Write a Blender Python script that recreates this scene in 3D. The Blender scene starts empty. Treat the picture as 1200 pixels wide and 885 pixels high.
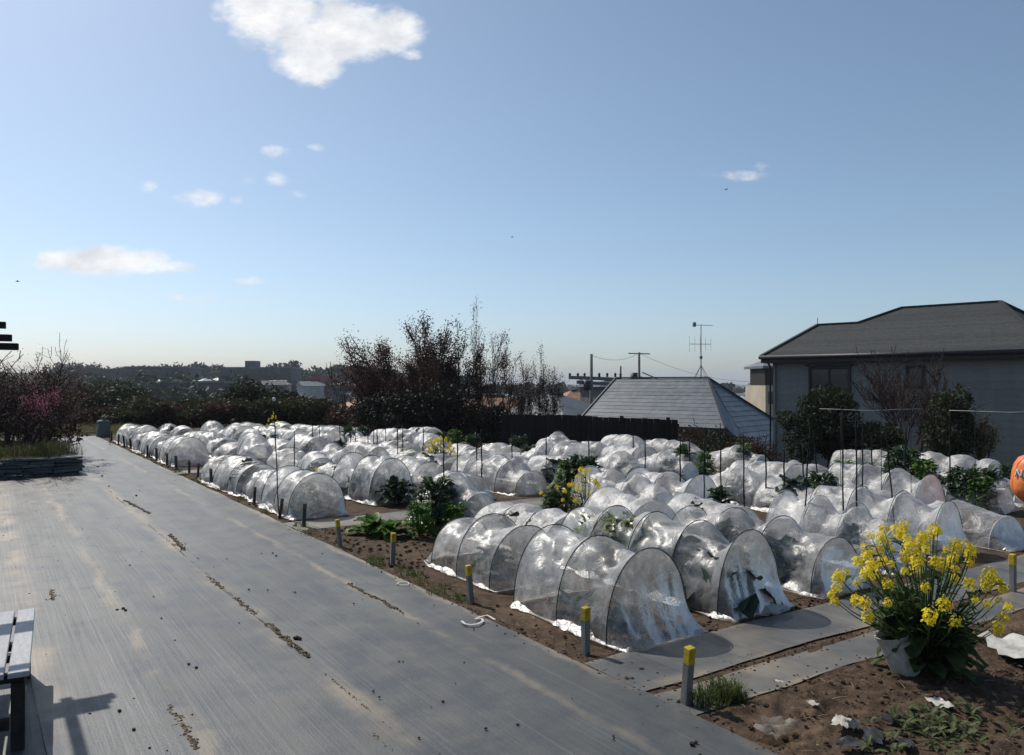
import bpy, math, random
import numpy as np
from mathutils import Vector, noise as mnoise
R = math.radians
scene = bpy.context.scene
col = scene.collection

# ------------------------------------------------------------------ camera, sky, sun, exposure
CAM_H = 2.0
F_PX = 940.0          # focal length in photograph pixels (1200 wide)
HOR = 448.0           # eye level row in the photograph
cam_d = bpy.data.cameras.new('camera')
cam = bpy.data.objects.new('camera', cam_d); col.objects.link(cam)
cam_d.sensor_fit = 'HORIZONTAL'; cam_d.sensor_width = 36.0
cam_d.lens = 36.0 * F_PX / 1200.0
cam_d.clip_start = 0.05; cam_d.clip_end = 20000
cam.location = (0, 0, CAM_H)
cam.rotation_euler = (R(90) + math.atan((HOR - 442.5) / F_PX), 0, 0)
scene.camera = cam

SUN_AZ = R(46)        # to the left of straight ahead
SUN_EL = R(47)
sun_dir = Vector((-math.sin(SUN_AZ) * math.cos(SUN_EL), math.cos(SUN_AZ) * math.cos(SUN_EL), math.sin(SUN_EL)))
sun_d = bpy.data.lights.new('sun', 'SUN'); sun_d.energy = 3.6; sun_d.angle = R(0.53); sun_d.color = (1.0, 0.95, 0.87)
sun = bpy.data.objects.new('sun', sun_d); col.objects.link(sun)
sun.rotation_euler = sun_dir.to_track_quat('Z', 'Y').to_euler()

world = bpy.data.worlds.new('World'); scene.world = world; world.use_nodes = True
wn = world.node_tree.nodes; wl = world.node_tree.links
for n in list(wn): wn.remove(n)
w_out = wn.new('ShaderNodeOutputWorld'); w_bg = wn.new('ShaderNodeBackground')
w_bg.inputs['Strength'].default_value = 0.101
w_sky = wn.new('ShaderNodeTexSky'); w_sky.sky_type = 'NISHITA'; w_sky.sun_disc = False
w_sky.sun_elevation = SUN_EL; w_sky.sun_rotation = -SUN_AZ
w_sky.altitude = 60; w_sky.air_density = 0.8; w_sky.dust_density = 1.05; w_sky.ozone_density = 4.2
scene.view_settings.view_transform = 'Standard'; scene.view_settings.look = 'None'
scene.view_settings.gamma = 1.0; scene.view_settings.exposure = 0.25
scene.view_settings.use_curve_mapping = False

def wmath(op, a, b=None, c=None, clamp=False):
    n = wn.new('ShaderNodeMath'); n.operation = op; n.use_clamp = clamp
    for i, v in enumerate((a, b, c)):
        if v is None: continue
        if isinstance(v, (int, float)): n.inputs[i].default_value = v
        else: wl.new(v, n.inputs[i])
    return n.outputs[0]

def build_clouds():
    tc = wn.new('ShaderNodeTexCoord'); sp = wn.new('ShaderNodeSeparateXYZ')
    wl.new(tc.outputs['Generated'], sp.inputs[0])
    y = wmath('MAXIMUM', sp.outputs['Y'], 0.05)
    a = wmath('DIVIDE', sp.outputs['X'], y); b = wmath('DIVIDE', sp.outputs['Z'], y)
    cb = wn.new('ShaderNodeCombineXYZ'); wl.new(a, cb.inputs[0]); wl.new(wmath('MULTIPLY', b, 1.6), cb.inputs[1])
    def nz(scale, detail, rough, off):
        m = wn.new('ShaderNodeVectorMath'); m.operation = 'ADD'; wl.new(cb.outputs[0], m.inputs[0]); m.inputs[1].default_value = (off, off * .7, off * .3)
        t = wn.new('ShaderNodeTexNoise'); t.inputs['Scale'].default_value = scale; t.inputs['Detail'].default_value = detail
        t.inputs['Roughness'].default_value = rough; wl.new(m.outputs[0], t.inputs['Vector']); return t.outputs[0]
    n1 = nz(13, 8, 0.62, 0.0); n2 = nz(38, 6, 0.6, 3.1); n3 = nz(20, 5, .6, 7.7); n4 = nz(13, 8, .62, 4.2)
    # where each cloud of the picture's sky stands: direction slopes (x/y, z/y) and half sizes
    blobs = [(322, 18, 80, 40, 1), (395, 36, 84, 52, 1), (458, 36, 50, 30, 1), (366, 70, 54, 38, 1), (290, 4, 50, 28, 1), (352, 36, 60, 40, 1),
             (322, 177, 24, 11, .7), (371, 173, 15, 7, .45), (230, 232, 36, 14, .8), (323, 208, 19, 12, .7), (172, 217, 17, 9, .6),
             (291, 210, 12, 7, .5), (277, 234, 11, 8, .5), (120, 305, 108, 21, 1), (185, 312, 60, 12, .7), (291, 329, 28, 7, .6),
             (228, 349, 52, 10, .6), (303, 366, 20, 5, .4), (852, 207, 50, 9, .55), (893, 194, 12, 6, .3), (347, 228, 18, 6, .3), (480, 62, 18, 9, .5)]
    mask = None
    for (px, py, rx, ry, w) in blobs:
        if rx < 60 and py > 100: w *= .70
        a0, b0 = (px - 600) / F_PX, (HOR - py) / F_PX
        da = wmath('MULTIPLY_ADD', a, F_PX / rx, -a0 * F_PX / rx)
        db = wmath('MULTIPLY_ADD', b, F_PX / ry, -b0 * F_PX / ry)
        d = wmath('MULTIPLY_ADD', da, da, wmath('MULTIPLY', db, db))
        f = wmath('MULTIPLY_ADD', d, -w, w)
        mask = f if mask is None else wmath('SMOOTH_MAX', mask, f, 0.15)
    mask = wmath('MAXIMUM', mask, -1.0)
    nn = wmath('MULTIPLY_ADD', n1, 1.35, wmath('MULTIPLY', n2, 0.95))
    v = wmath('ADD', wmath('MULTIPLY', mask, 1.0), wmath('SUBTRACT', nn, 1.26))
    mr = wn.new('ShaderNodeMapRange'); mr.interpolation_type = 'SMOOTHSTEP'; wl.new(v, mr.inputs[0])
    mr.inputs[1].default_value = -.03; mr.inputs[2].default_value = 0.72
    dens = mr.outputs[0]
    # bright crown, greyer heart
    sh = wn.new('ShaderNodeMapRange'); wl.new(wmath('ADD', wmath('MULTIPLY', n3, .8), wmath('MULTIPLY', n4, .8)), sh.inputs[0])
    sh.inputs[1].default_value = .62; sh.inputs[2].default_value = .95
    cr = wn.new('ShaderNodeMix'); cr.data_type = 'RGBA'; wl.new(sh.outputs[0], cr.inputs[0])
    cr.inputs[6].default_value = (6.3, 6.5, 6.8, 1); cr.inputs[7].default_value = (8.8, 8.8, 8.8, 1)
    mx = wn.new('ShaderNodeMix'); mx.data_type = 'RGBA'
    wl.new(wmath('MULTIPLY', dens, 0.93), mx.inputs[0]); hs = wn.new('ShaderNodeHueSaturation'); hs.inputs['Saturation'].default_value = .88; hs.inputs['Hue'].default_value = .489; wl.new(w_sky.outputs[0], hs.inputs['Color']); wl.new(hs.outputs[0], mx.inputs[6]); wl.new(cr.outputs[2], mx.inputs[7])
    wl.new(mx.outputs[2], w_bg.inputs['Color'])
build_clouds()
wl.new(w_bg.outputs[0], w_out.inputs[0])

scene.render.engine = 'CYCLES'
scene.cycles.use_denoising = True
scene.cycles.max_bounces = 8; scene.cycles.diffuse_bounces = 3; scene.cycles.glossy_bounces = 3
scene.cycles.transmission_bounces = 4; scene.cycles.transparent_max_bounces = 40; scene.cycles.volume_bounces = 0
scene.cycles.sample_clamp_indirect = 4.0; scene.cycles.caustics_reflective = False; scene.cycles.caustics_refractive = False

# ------------------------------------------------------------------ helpers
U = Vector((-0.552, 0.834, 0)).normalized()     # along the grey path, away from us
V = Vector((U.y, -U.x, 0))                       # across, to the right, into the field
P0 = Vector((1.42, 4.30, 0))                     # a point on the path's right edge
ROT_U = math.atan2(U.y, U.x)

def uv(u, v, z=0.0): return P0 + U * u + V * v + Vector((0, 0, z))
def gp(px, py, z=0.0):
    """the point of the level plane z that is seen at (px, py)"""
    d = (CAM_H - z) * F_PX / (py - HOR); return Vector(((px - 600) / F_PX * d, d, z))
def at(px, py, d): return Vector(((px - 600) / F_PX * d, d, CAM_H + (HOR - py) / F_PX * d))
def to_uv(p): q = Vector((p.x, p.y, 0)) - P0; return q.dot(U), q.dot(V)
def vmax(u): return 12.7 - 0.27 * (u - 5.9)

def tag(o, label=None, cat=None, group=None, kind=None):
    if label: o['label'] = label
    if cat: o['category'] = cat
    if group: o['group'] = group
    if kind: o['kind'] = kind
    return o
def obj(name, me, parent=None, loc=None, rz=0.0, scale=None):
    o = bpy.data.objects.new(name, me); col.objects.link(o)
    if parent is not None: o.parent = parent
    if loc is not None: o.location = loc
    if rz: o.rotation_euler = (0, 0, rz)
    if scale is not None: o.scale = scale if hasattr(scale, '__len__') else (scale,) * 3
    return o
def thing(name, label, cat, loc=(0, 0, 0), rz=0.0, group=None):
    o = obj(name, None, None, loc, rz); o.empty_display_size = .1
    return tag(o, label, cat, group)

class MB:
    def __init__(s): s.v = []; s.f = []
    def add(s, vs, fs):
        k = len(s.v); s.v += [tuple(p) for p in vs]; s.f += [tuple(i + k for i in f) for f in fs]
    def box(s, x0, x1, y0, y1, z0, z1):
        s.add([(x0,y0,z0),(x1,y0,z0),(x1,y1,z0),(x0,y1,z0),(x0,y0,z1),(x1,y0,z1),(x1,y1,z1),(x0,y1,z1)],
              [(0,3,2,1),(4,5,6,7),(0,1,5,4),(1,2,6,5),(2,3,7,6),(3,0,4,7)])
    def bbox(s, x0, x1, y0, y1, z0, z1, b=.006):
        """a box with chamfered upright and top edges"""
        rings = []
        for z, i in ((z0, 0), (z1 - b, 0), (z1, b)):
            c = b
            rings.append([(x0+c+i*.6,y0+i,z),(x1-c-i*.6,y0+i,z),(x1-i,y0+c+i*.6,z),(x1-i,y1-c-i*.6,z),(x1-c-i*.6,y1-i,z),(x0+c+i*.6,y1-i,z),(x0+i,y1-c-i*.6,z),(x0+i,y0+c+i*.6,z)])
        vs = sum(rings, []); fs = [tuple(range(7, -1, -1)), tuple(range(16, 24))]
        for k in range(2):
            for j in range(8): fs.append((k*8+j, k*8+(j+1) % 8, k*8+8+(j+1) % 8, k*8+8+j))
        s.add(vs, fs)
    def beam(s, a, b, w, h):
        a, b = Vector(a), Vector(b); d = (b - a).normalized()
        side = d.cross(Vector((0, 0, 1)))
        side = Vector((1, 0, 0)) if side.length < 1e-4 else side.normalized()
        up = side.cross(d).normalized(); vs = []
        for p in (a, b):
            for (i, j) in ((-1,-1),(1,-1),(1,1),(-1,1)): vs.append(p + side * (i*w/2) + up * (j*h/2))
        s.add(vs, [(3,2,1,0),(4,5,6,7),(0,1,5,4),(1,2,6,5),(2,3,7,6),(3,0,4,7)])
    def tube(s, pts, rs, n=6, cap=True):
        pts = [Vector(p) for p in pts]
        if not hasattr(rs, '__len__'): rs = [rs] * len(pts)
        vs = []; m = len(pts)
        prev = None
        for i, p in enumerate(pts):
            d = (pts[min(i+1, m-1)] - pts[max(i-1, 0)]).normalized()
            if prev is None:
                sx = d.cross(Vector((0.31, 0.17, 0.93)))
                if sx.length < 1e-3: sx = d.cross(Vector((1, 0, 0)))
            else: sx = prev - d * prev.dot(d)
            sx.normalize(); prev = sx; sy = d.cross(sx)
            for j in range(n):
                t = 2*math.pi*j/n; vs.append(p + sx*(math.cos(t)*rs[i]) + sy*(math.sin(t)*rs[i]))
        fs = []
        for i in range(m-1):
            for j in range(n): fs.append((i*n+j, i*n+(j+1) % n, (i+1)*n+(j+1) % n, (i+1)*n+j))
        if cap: fs.append(tuple(range(n-1, -1, -1))); fs.append(tuple((m-1)*n+j for j in range(n)))
        s.add(vs, fs)
    def lathe(s, prof, n=20, c=(0, 0, 0)):
        vs = []
        for (r, z) in prof:
            for j in range(n): t = 2*math.pi*j/n; vs.append((c[0]+r*math.cos(t), c[1]+r*math.sin(t), c[2]+z))
        fs = []
        for i in range(len(prof)-1):
            for j in range(n): fs.append((i*n+j, i*n+(j+1) % n, (i+1)*n+(j+1) % n, (i+1)*n+j))
        s.add(vs, fs)
    def mesh(s, name, mat, smooth=False):
        me = bpy.data.meshes.new(name); me.from_pydata(s.v, [], s.f)
        if mat: me.materials.append(mat)
        if smooth: me.polygons.foreach_set('use_smooth', [True]*len(me.polygons))
        me.update(); return me
    def build(s, name, mat, parent=None, smooth=False, loc=None, rz=0.0):
        return obj(name, s.mesh(name, mat, smooth), parent, loc, rz)

def np_mesh(name, verts, quads, mat, smooth=False):
    me = bpy.data.meshes.new(name)
    verts = np.asarray(verts, dtype=np.float32).reshape(-1, 3); quads = np.asarray(quads, dtype=np.int32)
    k = quads.shape[1]
    me.vertices.add(len(verts)); me.vertices.foreach_set('co', verts.ravel())
    me.loops.add(quads.size); me.loops.foreach_set('vertex_index', quads.ravel())
    me.polygons.add(len(quads)); me.polygons.foreach_set('loop_start', np.arange(0, quads.size, k, dtype=np.int32))
    if smooth: me.polygons.foreach_set('use_smooth', np.ones(len(quads), dtype=bool))
    if mat: me.materials.append(mat)
    me.update(calc_edges=True); me.validate(); return me
def grid_quads(nx, ny):
    i, j = np.meshgrid(np.arange(nx-1), np.arange(ny-1), indexing='ij'); a = (i*ny + j).ravel()
    return np.stack([a, a+ny, a+ny+1, a+1], 1)
def fbm(p, o=4): return mnoise.fractal(Vector(p), 1.0, 2.0, o)

ONES = ['', 'first', 'second', 'third', 'fourth', 'fifth', 'sixth', 'seventh', 'eighth', 'ninth', 'tenth', 'eleventh', 'twelfth', 'thirteenth',
        'fourteenth', 'fifteenth', 'sixteenth', 'seventeenth', 'eighteenth', 'nineteenth']
def ordinal(n):
    if n < 20: return ONES[n]
    t = {2: 'twent', 3: 'thirt', 4: 'fort', 5: 'fift', 6: 'sixt'}[n // 10]
    return t + 'ieth' if n % 10 == 0 else t + 'y ' + ONES[n % 10]

# ------------------------------------------------------------------ materials
class NT:
    def __init__(s, name):
        s.m = bpy.data.materials.new(name); s.m.use_nodes = True; s.t = s.m.node_tree
        s.n = s.t.nodes; s.l = s.t.links
        for x in list(s.n): s.n.remove(x)
        s.out = s.n.new('ShaderNodeOutputMaterial')
    def new(s, t, **kw):
        x = s.n.new(t)
        for k, v in kw.items(): setattr(x, k, v)
        return x
    def put(s, sock, v):
        if hasattr(v, 'links') or hasattr(v, 'is_linked'): s.l.new(v, sock)
        else: sock.default_value = v
    def math(s, op, a, b=0.0, c=0.0, clamp=False):
        x = s.new('ShaderNodeMath', operation=op, use_clamp=clamp)
        for i, v in enumerate((a, b, c)): s.put(x.inputs[i], v)
        return x.outputs[0]
    def coord(s, which='Object', scale=None):
        o = s.new('ShaderNodeTexCoord').outputs[which]
        if scale is None: return o
        mp = s.new('ShaderNodeMapping'); mp.inputs['Scale'].default_value = scale; s.l.new(o, mp.inputs[0]); return mp.outputs[0]
    def noise(s, vec, scale, detail=4, rough=.55, dist=0.0):
        x = s.new('ShaderNodeTexNoise'); s.l.new(vec, x.inputs['Vector'])
        x.inputs['Scale'].default_value = scale; x.inputs['Detail'].default_value = detail
        x.inputs['Roughness'].default_value = rough; x.inputs['Distortion'].default_value = dist; return x.outputs[0]
    def ramp(s, v, lo, hi, a=0.0, b=1.0, smooth=True):
        x = s.new('ShaderNodeMapRange'); x.interpolation_type = 'SMOOTHSTEP' if smooth else 'LINEAR'
        s.put(x.inputs[0], v); x.inputs[1].default_value = lo; x.inputs[2].default_value = hi
        x.inputs[3].default_value = a; x.inputs[4].default_value = b; return x.outputs[0]
    def mix(s, f, a, b):
        x = s.new('ShaderNodeMix', data_type='RGBA'); s.put(x.inputs[0], f)
        for k, v in ((6, a), (7, b)):
            if isinstance(v, tuple): x.inputs[k].default_value = (*v, 1) if len(v) == 3 else v
            else: s.l.new(v, x.inputs[k])
        return x.outputs[2]
    def mixs(s, f, a, b):
        x = s.new('ShaderNodeMixShader'); s.put(x.inputs[0], f); s.l.new(a, x.inputs[1]); s.l.new(b, x.inputs[2]); return x.outputs[0]
    def bump(s, h, strength=.5, dist=.01):
        x = s.new('ShaderNodeBump'); x.inputs['Strength'].default_value = strength; x.inputs['Distance'].default_value = dist
        s.l.new(h, x.inputs['Height']); return x.outputs[0]
    def bsdf(s, colr, rough=.6, spec=.4, normal=None, metal=0.0):
        x = s.new('ShaderNodeBsdfPrincipled')
        if isinstance(colr, tuple): x.inputs['Base Color'].default_value = (*colr, 1)
        else: s.l.new(colr, x.inputs['Base Color'])
        s.put(x.inputs['Roughness'], rough); x.inputs['Specular IOR Level'].default_value = spec; x.inputs['Metallic'].default_value = metal
        if normal is not None: s.l.new(normal, x.inputs['Normal'])
        return x.outputs[0]
    def done(s, sh): s.l.new(sh, s.out.inputs['Surface']); return s.m
    def rnd(s): return s.new('ShaderNodeObjectInfo').outputs['Random']

def simple(name, c1, c2, scale=8.0, rough=.6, spec=.35, bump=.3, dist=.01, stretch=(1, 1, 1), var=.25):
    t = NT(name); v = t.coord('Object', stretch)
    n1 = t.noise(v, scale, 6, .6); n2 = t.noise(v, scale * 6, 4, .6)
    f = t.ramp(t.math('ADD', t.math('MULTIPLY', n1, .7), t.math('MULTIPLY', n2, .3)), .35, .65)
    c = t.mix(f, c1, c2)
    r = t.math('MULTIPLY_ADD', t.rnd(), var, 1 - var / 2)
    hs = t.new('ShaderNodeHueSaturation'); t.l.new(c, hs.inputs['Color']); t.l.new(r, hs.inputs['Value'])
    nb = t.bump(n2, bump, dist)
    return t.done(t.bsdf(hs.outputs[0], rough, spec, nb))

def leafmat(name, c1, c2, trans=.3, rough=.6, scale=3.0, spec=.14):
    t = NT(name); v = t.coord('Object'); n = t.noise(v, scale, 3, .6)
    n2 = t.noise(v, scale * 9, 2, .5)
    c = t.mix(t.ramp(t.math('ADD', t.math('MULTIPLY', n, .6), t.math('MULTIPLY', n2, .4)), .36, .64), c1, c2)
    hs = t.new('ShaderNodeHueSaturation'); t.l.new(c, hs.inputs['Color']); t.l.new(t.math('MULTIPLY_ADD', t.rnd(), .35, .83), hs.inputs['Value'])
    a = t.bsdf(hs.outputs[0], rough, spec)
    b = t.new('ShaderNodeBsdfTranslucent'); t.l.new(hs.outputs[0], b.inputs[0])
    return t.done(t.mixs(trans, a, b.outputs[0]))

def film_mat(name, lo, hi, tint=(.95, .955, .955), gloss=.10, fine=1.0, edge_k=.30, body_c=(.90, .89, .87), bump=.7, rough=.42, fk=.55):
    """clear polythene gone cloudy: see-through, milky where dew and dust cling, shiny on its folds"""
    t = NT(name); v = t.coord('Object'); rnd = t.rnd()
    off = t.new('ShaderNodeVectorMath', operation='ADD'); t.l.new(v, off.inputs[0])
    cb = t.new('ShaderNodeCombineXYZ'); t.l.new(t.math('MULTIPLY', rnd, 37.0), cb.inputs[0]); t.l.new(cb.outputs[0], off.inputs[1]); v = off.outputs[0]
    n1 = t.noise(v, 2.6, 4, .55, .6); n2 = t.noise(v, 9 * fine, 4, .55, 1.3); n3 = t.noise(v, 30 * fine, 2, .5, .8)
    vor = t.new('ShaderNodeTexVoronoi', feature='DISTANCE_TO_EDGE'); t.l.new(v, vor.inputs['Vector']); vor.inputs['Scale'].default_value = 7.5
    crease = t.ramp(vor.outputs['Distance'], 0.0, .07, 1.0, 0.0)
    h = t.math('ADD', t.math('MULTIPLY', n2, 1.0), t.math('ADD', t.math('MULTIPLY', n3, .14), t.math('MULTIPLY', crease, -.05)))
    nb = t.bump(h, bump, .09)
    dirt = t.ramp(t.math('ADD', t.math('MULTIPLY', n1, .55), t.math('MULTIPLY', n2, .45)), .38, .64)
    base = t.math('MULTIPLY_ADD', rnd, (hi - lo) * .35, lo)
    milky = t.math('MULTIPLY_ADD', t.math('POWER', dirt, 1.6), hi - lo, base)
    lw = t.new('ShaderNodeLayerWeight'); lw.inputs['Blend'].default_value = .35; t.l.new(nb, lw.inputs['Normal'])
    edge = t.math('POWER', lw.outputs['Facing'], 2.2)
    milky = t.math('MULTIPLY_ADD', edge, edge_k, milky)
    milky = t.math('MULTIPLY_ADD', crease, .06, milky, clamp=True)
    tr = t.new('ShaderNodeBsdfTransparent'); tr.inputs[0].default_value = (*tint, 1)
    df = t.new('ShaderNodeBsdfDiffuse'); df.inputs[0].default_value = (*body_c, 1); t.l.new(nb, df.inputs['Normal'])
    tl = t.new('ShaderNodeBsdfTranslucent'); tl.inputs[0].default_value = (*body_c, 1); t.l.new(nb, tl.inputs['Normal'])
    gl = t.new('ShaderNodeBsdfGlossy'); gl.inputs['Roughness'].default_value = rough; t.l.new(nb, gl.inputs['Normal'])
    body = t.mixs(milky, tr.outputs[0], t.mixs(.58, df.outputs[0], tl.outputs[0]))
    fr = t.new('ShaderNodeFresnel'); fr.inputs['IOR'].default_value = 1.45; t.l.new(nb, fr.inputs['Normal'])
    return t.done(t.mixs(t.math('MULTIPLY_ADD', fr.outputs[0], fk, gloss, clamp=True), body, gl.outputs[0]))

M = {}
M['film'] = film_mat('cloudy_film', .16, .60, gloss=.035, bump=.26, rough=.46)
M['film_clear'] = film_mat('clear_film', .10, .36, gloss=.04, edge_k=.18, fine=.8, bump=.15, rough=.40)
M['film_skirt'] = film_mat('folded_dusty_film', .25, .7, tint=(.9, .87, .8), gloss=.005, body_c=(.46, .42, .36), bump=.3, fk=.25, rough=.5)
M['hoop'] = simple('hoop_plastic', (.02, .03, .028), (.05, .06, .055), 30, .45)
M['hoop_pale'] = simple('hoop_pale', (.5, .52, .52), (.62, .64, .63), 30, .5)
M['stake'] = simple('stake_plastic', (.010, .013, .011), (.025, .028, .025), 25, .7, .08)
M['stake_white'] = simple('stake_white', (.6, .62, .62), (.75, .75, .74), 25, .4)
M['rail_grey'] = simple('rail_grey', (.22, .23, .23), (.34, .34, .33), 8, .6)
M['post'] = simple('grey_post', (.15, .145, .135), (.24, .23, .215), 22, .8, .2, .5, .006, (1, 1, .25))
M['post_yellow'] = simple('yellow_paint', (.36, .25, .02), (.52, .37, .03), 26, .7, .25)
M['post_dark'] = simple('dark_weathered_post', (.05, .046, .04), (.10, .09, .08), 22, .85, .2, .5, .006, (1, 1, .25))
M['post_dull'] = simple('faded_post_top', (.10, .085, .045), (.16, .13, .07), 22, .85)
M['timber_dark'] = simple('dark_timber', (.014, .012, .011), (.035, .03, .027), 14, .75, .2, .5, .006, (1, 1, 1))
M['slat'] = simple('painted_slat', (.27, .27, .275), (.38, .38, .38), 9, .45, .4, .25, .004, (1, 6, 6), .1)
M['slate'] = simple('slate', (.035, .045, .047), (.095, .105, .105), 7, .6, .4, .6, .02, (1, 1, 3), .7)
M['siding'] = simple('grey_siding', (.185, .184, .18), (.22, .219, .214), 5, .7, .2, .3, .004, (1, 1, 1), .1)
M['fascia'] = simple('dark_fascia', (.018, .018, .02), (.035, .035, .037), 12, .5)
M['shingle'] = simple('dark_shingle', (.034, .037, .036), (.054, .057, .055), 9, .85, .2, .3, .008, (1, 1, 1), .3)
M['slate_tile'] = simple('blue_grey_roof_tile', (.060, .071, .078), (.115, .130, .138), 3, .38, .7, .5, .01, (1, 1, 1), .3)
M['tile_cap'] = simple('dark_ridge_cap', (.03, .035, .04), (.06, .065, .07), 12, .55)
M['woodwall'] = simple('brown_board', (.05, .032, .022), (.10, .066, .045), 10, .75, .25, .4, .006, (1, 1, .2))
M['black_board'] = simple('black_fence_board', (.006, .006, .007), (.016, .015, .016), 12, .85, .15, .4, .005, (1, 1, .2), .6)
M['glass'] = simple('window_glass', (.03, .035, .04), (.05, .055, .06), 1.5, .12, .6, .0)
M['metal'] = simple('antenna_metal', (.10, .10, .11), (.2, .2, .21), 20, .4, .5)
M['concrete_pole'] = simple('utility_pole', (.11, .11, .11), (.17, .17, .165), 9, .8)
M['bark'] = simple('bark', (.022, .018, .016), (.06, .05, .043), 14, .85, .2, .8, .02, (1, 1, .3))
M['bark_red'] = simple('reddish_bark', (.035, .021, .019), (.075, .05, .045), 14, .85, .2, .8, .02, (1, 1, .3))
M['leaf_dark'] = leafmat('dark_evergreen_leaf', (.016, .024, .012), (.04, .052, .022), .2)
M['leaf_mid'] = leafmat('mid_leaf', (.03, .05, .018), (.07, .10, .03), .3)
M['leaf_olive'] = leafmat('olive_leaf', (.034, .036, .016), (.075, .07, .03), .25)
M['leaf_brown'] = leafmat('brown_leaf', (.035, .022, .015), (.085, .05, .032), .3)
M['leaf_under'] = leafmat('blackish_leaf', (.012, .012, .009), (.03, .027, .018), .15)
M['leaf_red'] = leafmat('reddish_bud_leaf', (.055, .026, .024), (.10, .052, .045), .3)
M['blossom'] = leafmat('pink_blossom', (.42, .10, .18), (.62, .22, .30), .35)
M['blossom_dim'] = leafmat('dusty_pink_bud', (.15, .10, .10), (.28, .20, .20), .3)
M['crop'] = leafmat('crop_leaf', (.025, .05, .022), (.06, .10, .045), .3, .45)
M['crop_blue'] = leafmat('blue_green_leaf', (.02, .038, .026), (.05, .075, .055), .25, .45)
M['crop_pale'] = leafmat('pale_crop_leaf', (.12, .16, .05), (.26, .30, .12), .35, .5)
M['crop_bright'] = leafmat('bright_green_leaf', (.06, .13, .02), (.13, .23, .045), .4, .45)
M['weed'] = leafmat('weed_leaf', (.06, .085, .035), (.14, .16, .08), .35)
M['stem'] = leafmat('green_stem', (.07, .12, .03), (.12, .18, .055), .2)
M['rape'] = leafmat('rape_petal', (.78, .60, .02), (.86, .72, .06), .45, .6)
M['rape_leaf'] = leafmat('rape_leaf', (.035, .065, .02), (.085, .13, .045), .35, .5)
M['grass'] = leafmat('grass_blade', (.05, .08, .02), (.13, .15, .045), .35)
M['grass_dry'] = leafmat('dry_grass', (.13, .11, .045), (.24, .20, .09), .35)
M['wall_far'] = simple('far_wall', (.10, .10, .11), (.17, .167, .165), .5, .8, .2, .1, .01, (1, 1, 1), .7)
M['wall_white'] = simple('far_white_wall', (.36, .355, .34), (.5, .49, .47), .5, .8, .2, .1)
M['wall_tan'] = simple('far_tan_wall', (.34, .29, .22), (.45, .39, .31), .5, .8, .2, .1)
M['roof_far'] = simple('far_grey_roof', (.07, .075, .085), (.14, .145, .155), .7, .5, .5, .1, .01, (1, 1, 1), .9)
M['roof_pale'] = simple('pale_sheet_roof', (.26, .27, .28), (.38, .38, .38), .7, .5, .4, .1)
M['roof_orange'] = simple('orange_tile_roof', (.20, .105, .06), (.33, .18, .11), 2, .7)
M['roof_red'] = simple('red_roof', (.30, .06, .05), (.40, .09, .07), 2, .7)
M['plastic_white'] = simple('white_pot_plastic', (.34, .33, .29), (.60, .59, .54), 7, .55, .3, .3)
M['paper'] = simple('pale_scrap', (.34, .32, .26), (.52, .49, .42), 20, .7, .2, .3)
M['bin_grey'] = simple('grey_green_bin', (.07, .085, .09), (.11, .125, .13), 8, .5)
M['chalk'] = simple('white_chalk', (.42, .42, .41), (.62, .62, .6), 60, .9, .1)
M['straw'] = simple('dry_straw', (.22, .17, .09), (.38, .31, .19), 30, .8, .2)
M['mulch'] = simple('black_mulch_film', (.02, .02, .022), (.05, .05, .052), 12, .35, .5, .4)
M['soil_dust'] = simple('dry_tan_soil', (.17, .125, .08), (.27, .21, .14), 18, .95, .1, .6, .02)
M['clod'] = simple('soil_clod', (.05, .034, .023), (.12, .083, .056), 20, .95, .1, .6, .02)
M['dark_bit'] = simple('dark_debris', (.015, .014, .012), (.04, .033, .027), 25, .9)
M['bird'] = simple('bird_feather', (.02, .02, .02), (.04, .04, .04), 20, .8)

def soil_material():
    t = NT('brown_soil'); v = t.coord('Object')
    n1 = t.noise(v, 1.1, 4, .6); n2 = t.noise(v, 9, 6, .7); n3 = t.noise(v, 60, 4, .7)
    c = t.mix(t.ramp(n2, .32, .68), (.048, .031, .021), (.115, .078, .052))
    c = t.mix(t.ramp(n1, .52, .72, 0, .7), c, (.17, .118, .075))
    c = t.mix(t.ramp(n3, .62, .78, 0, .6), c, (.16, .115, .08))
    nb = t.bump(t.math('ADD', t.math('MULTIPLY', n2, .5), t.math('MULTIPLY', n3, .5)), .9, .035)
    return t.done(t.bsdf(c, .95, .15, nb))
M['soil'] = soil_material()

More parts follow.
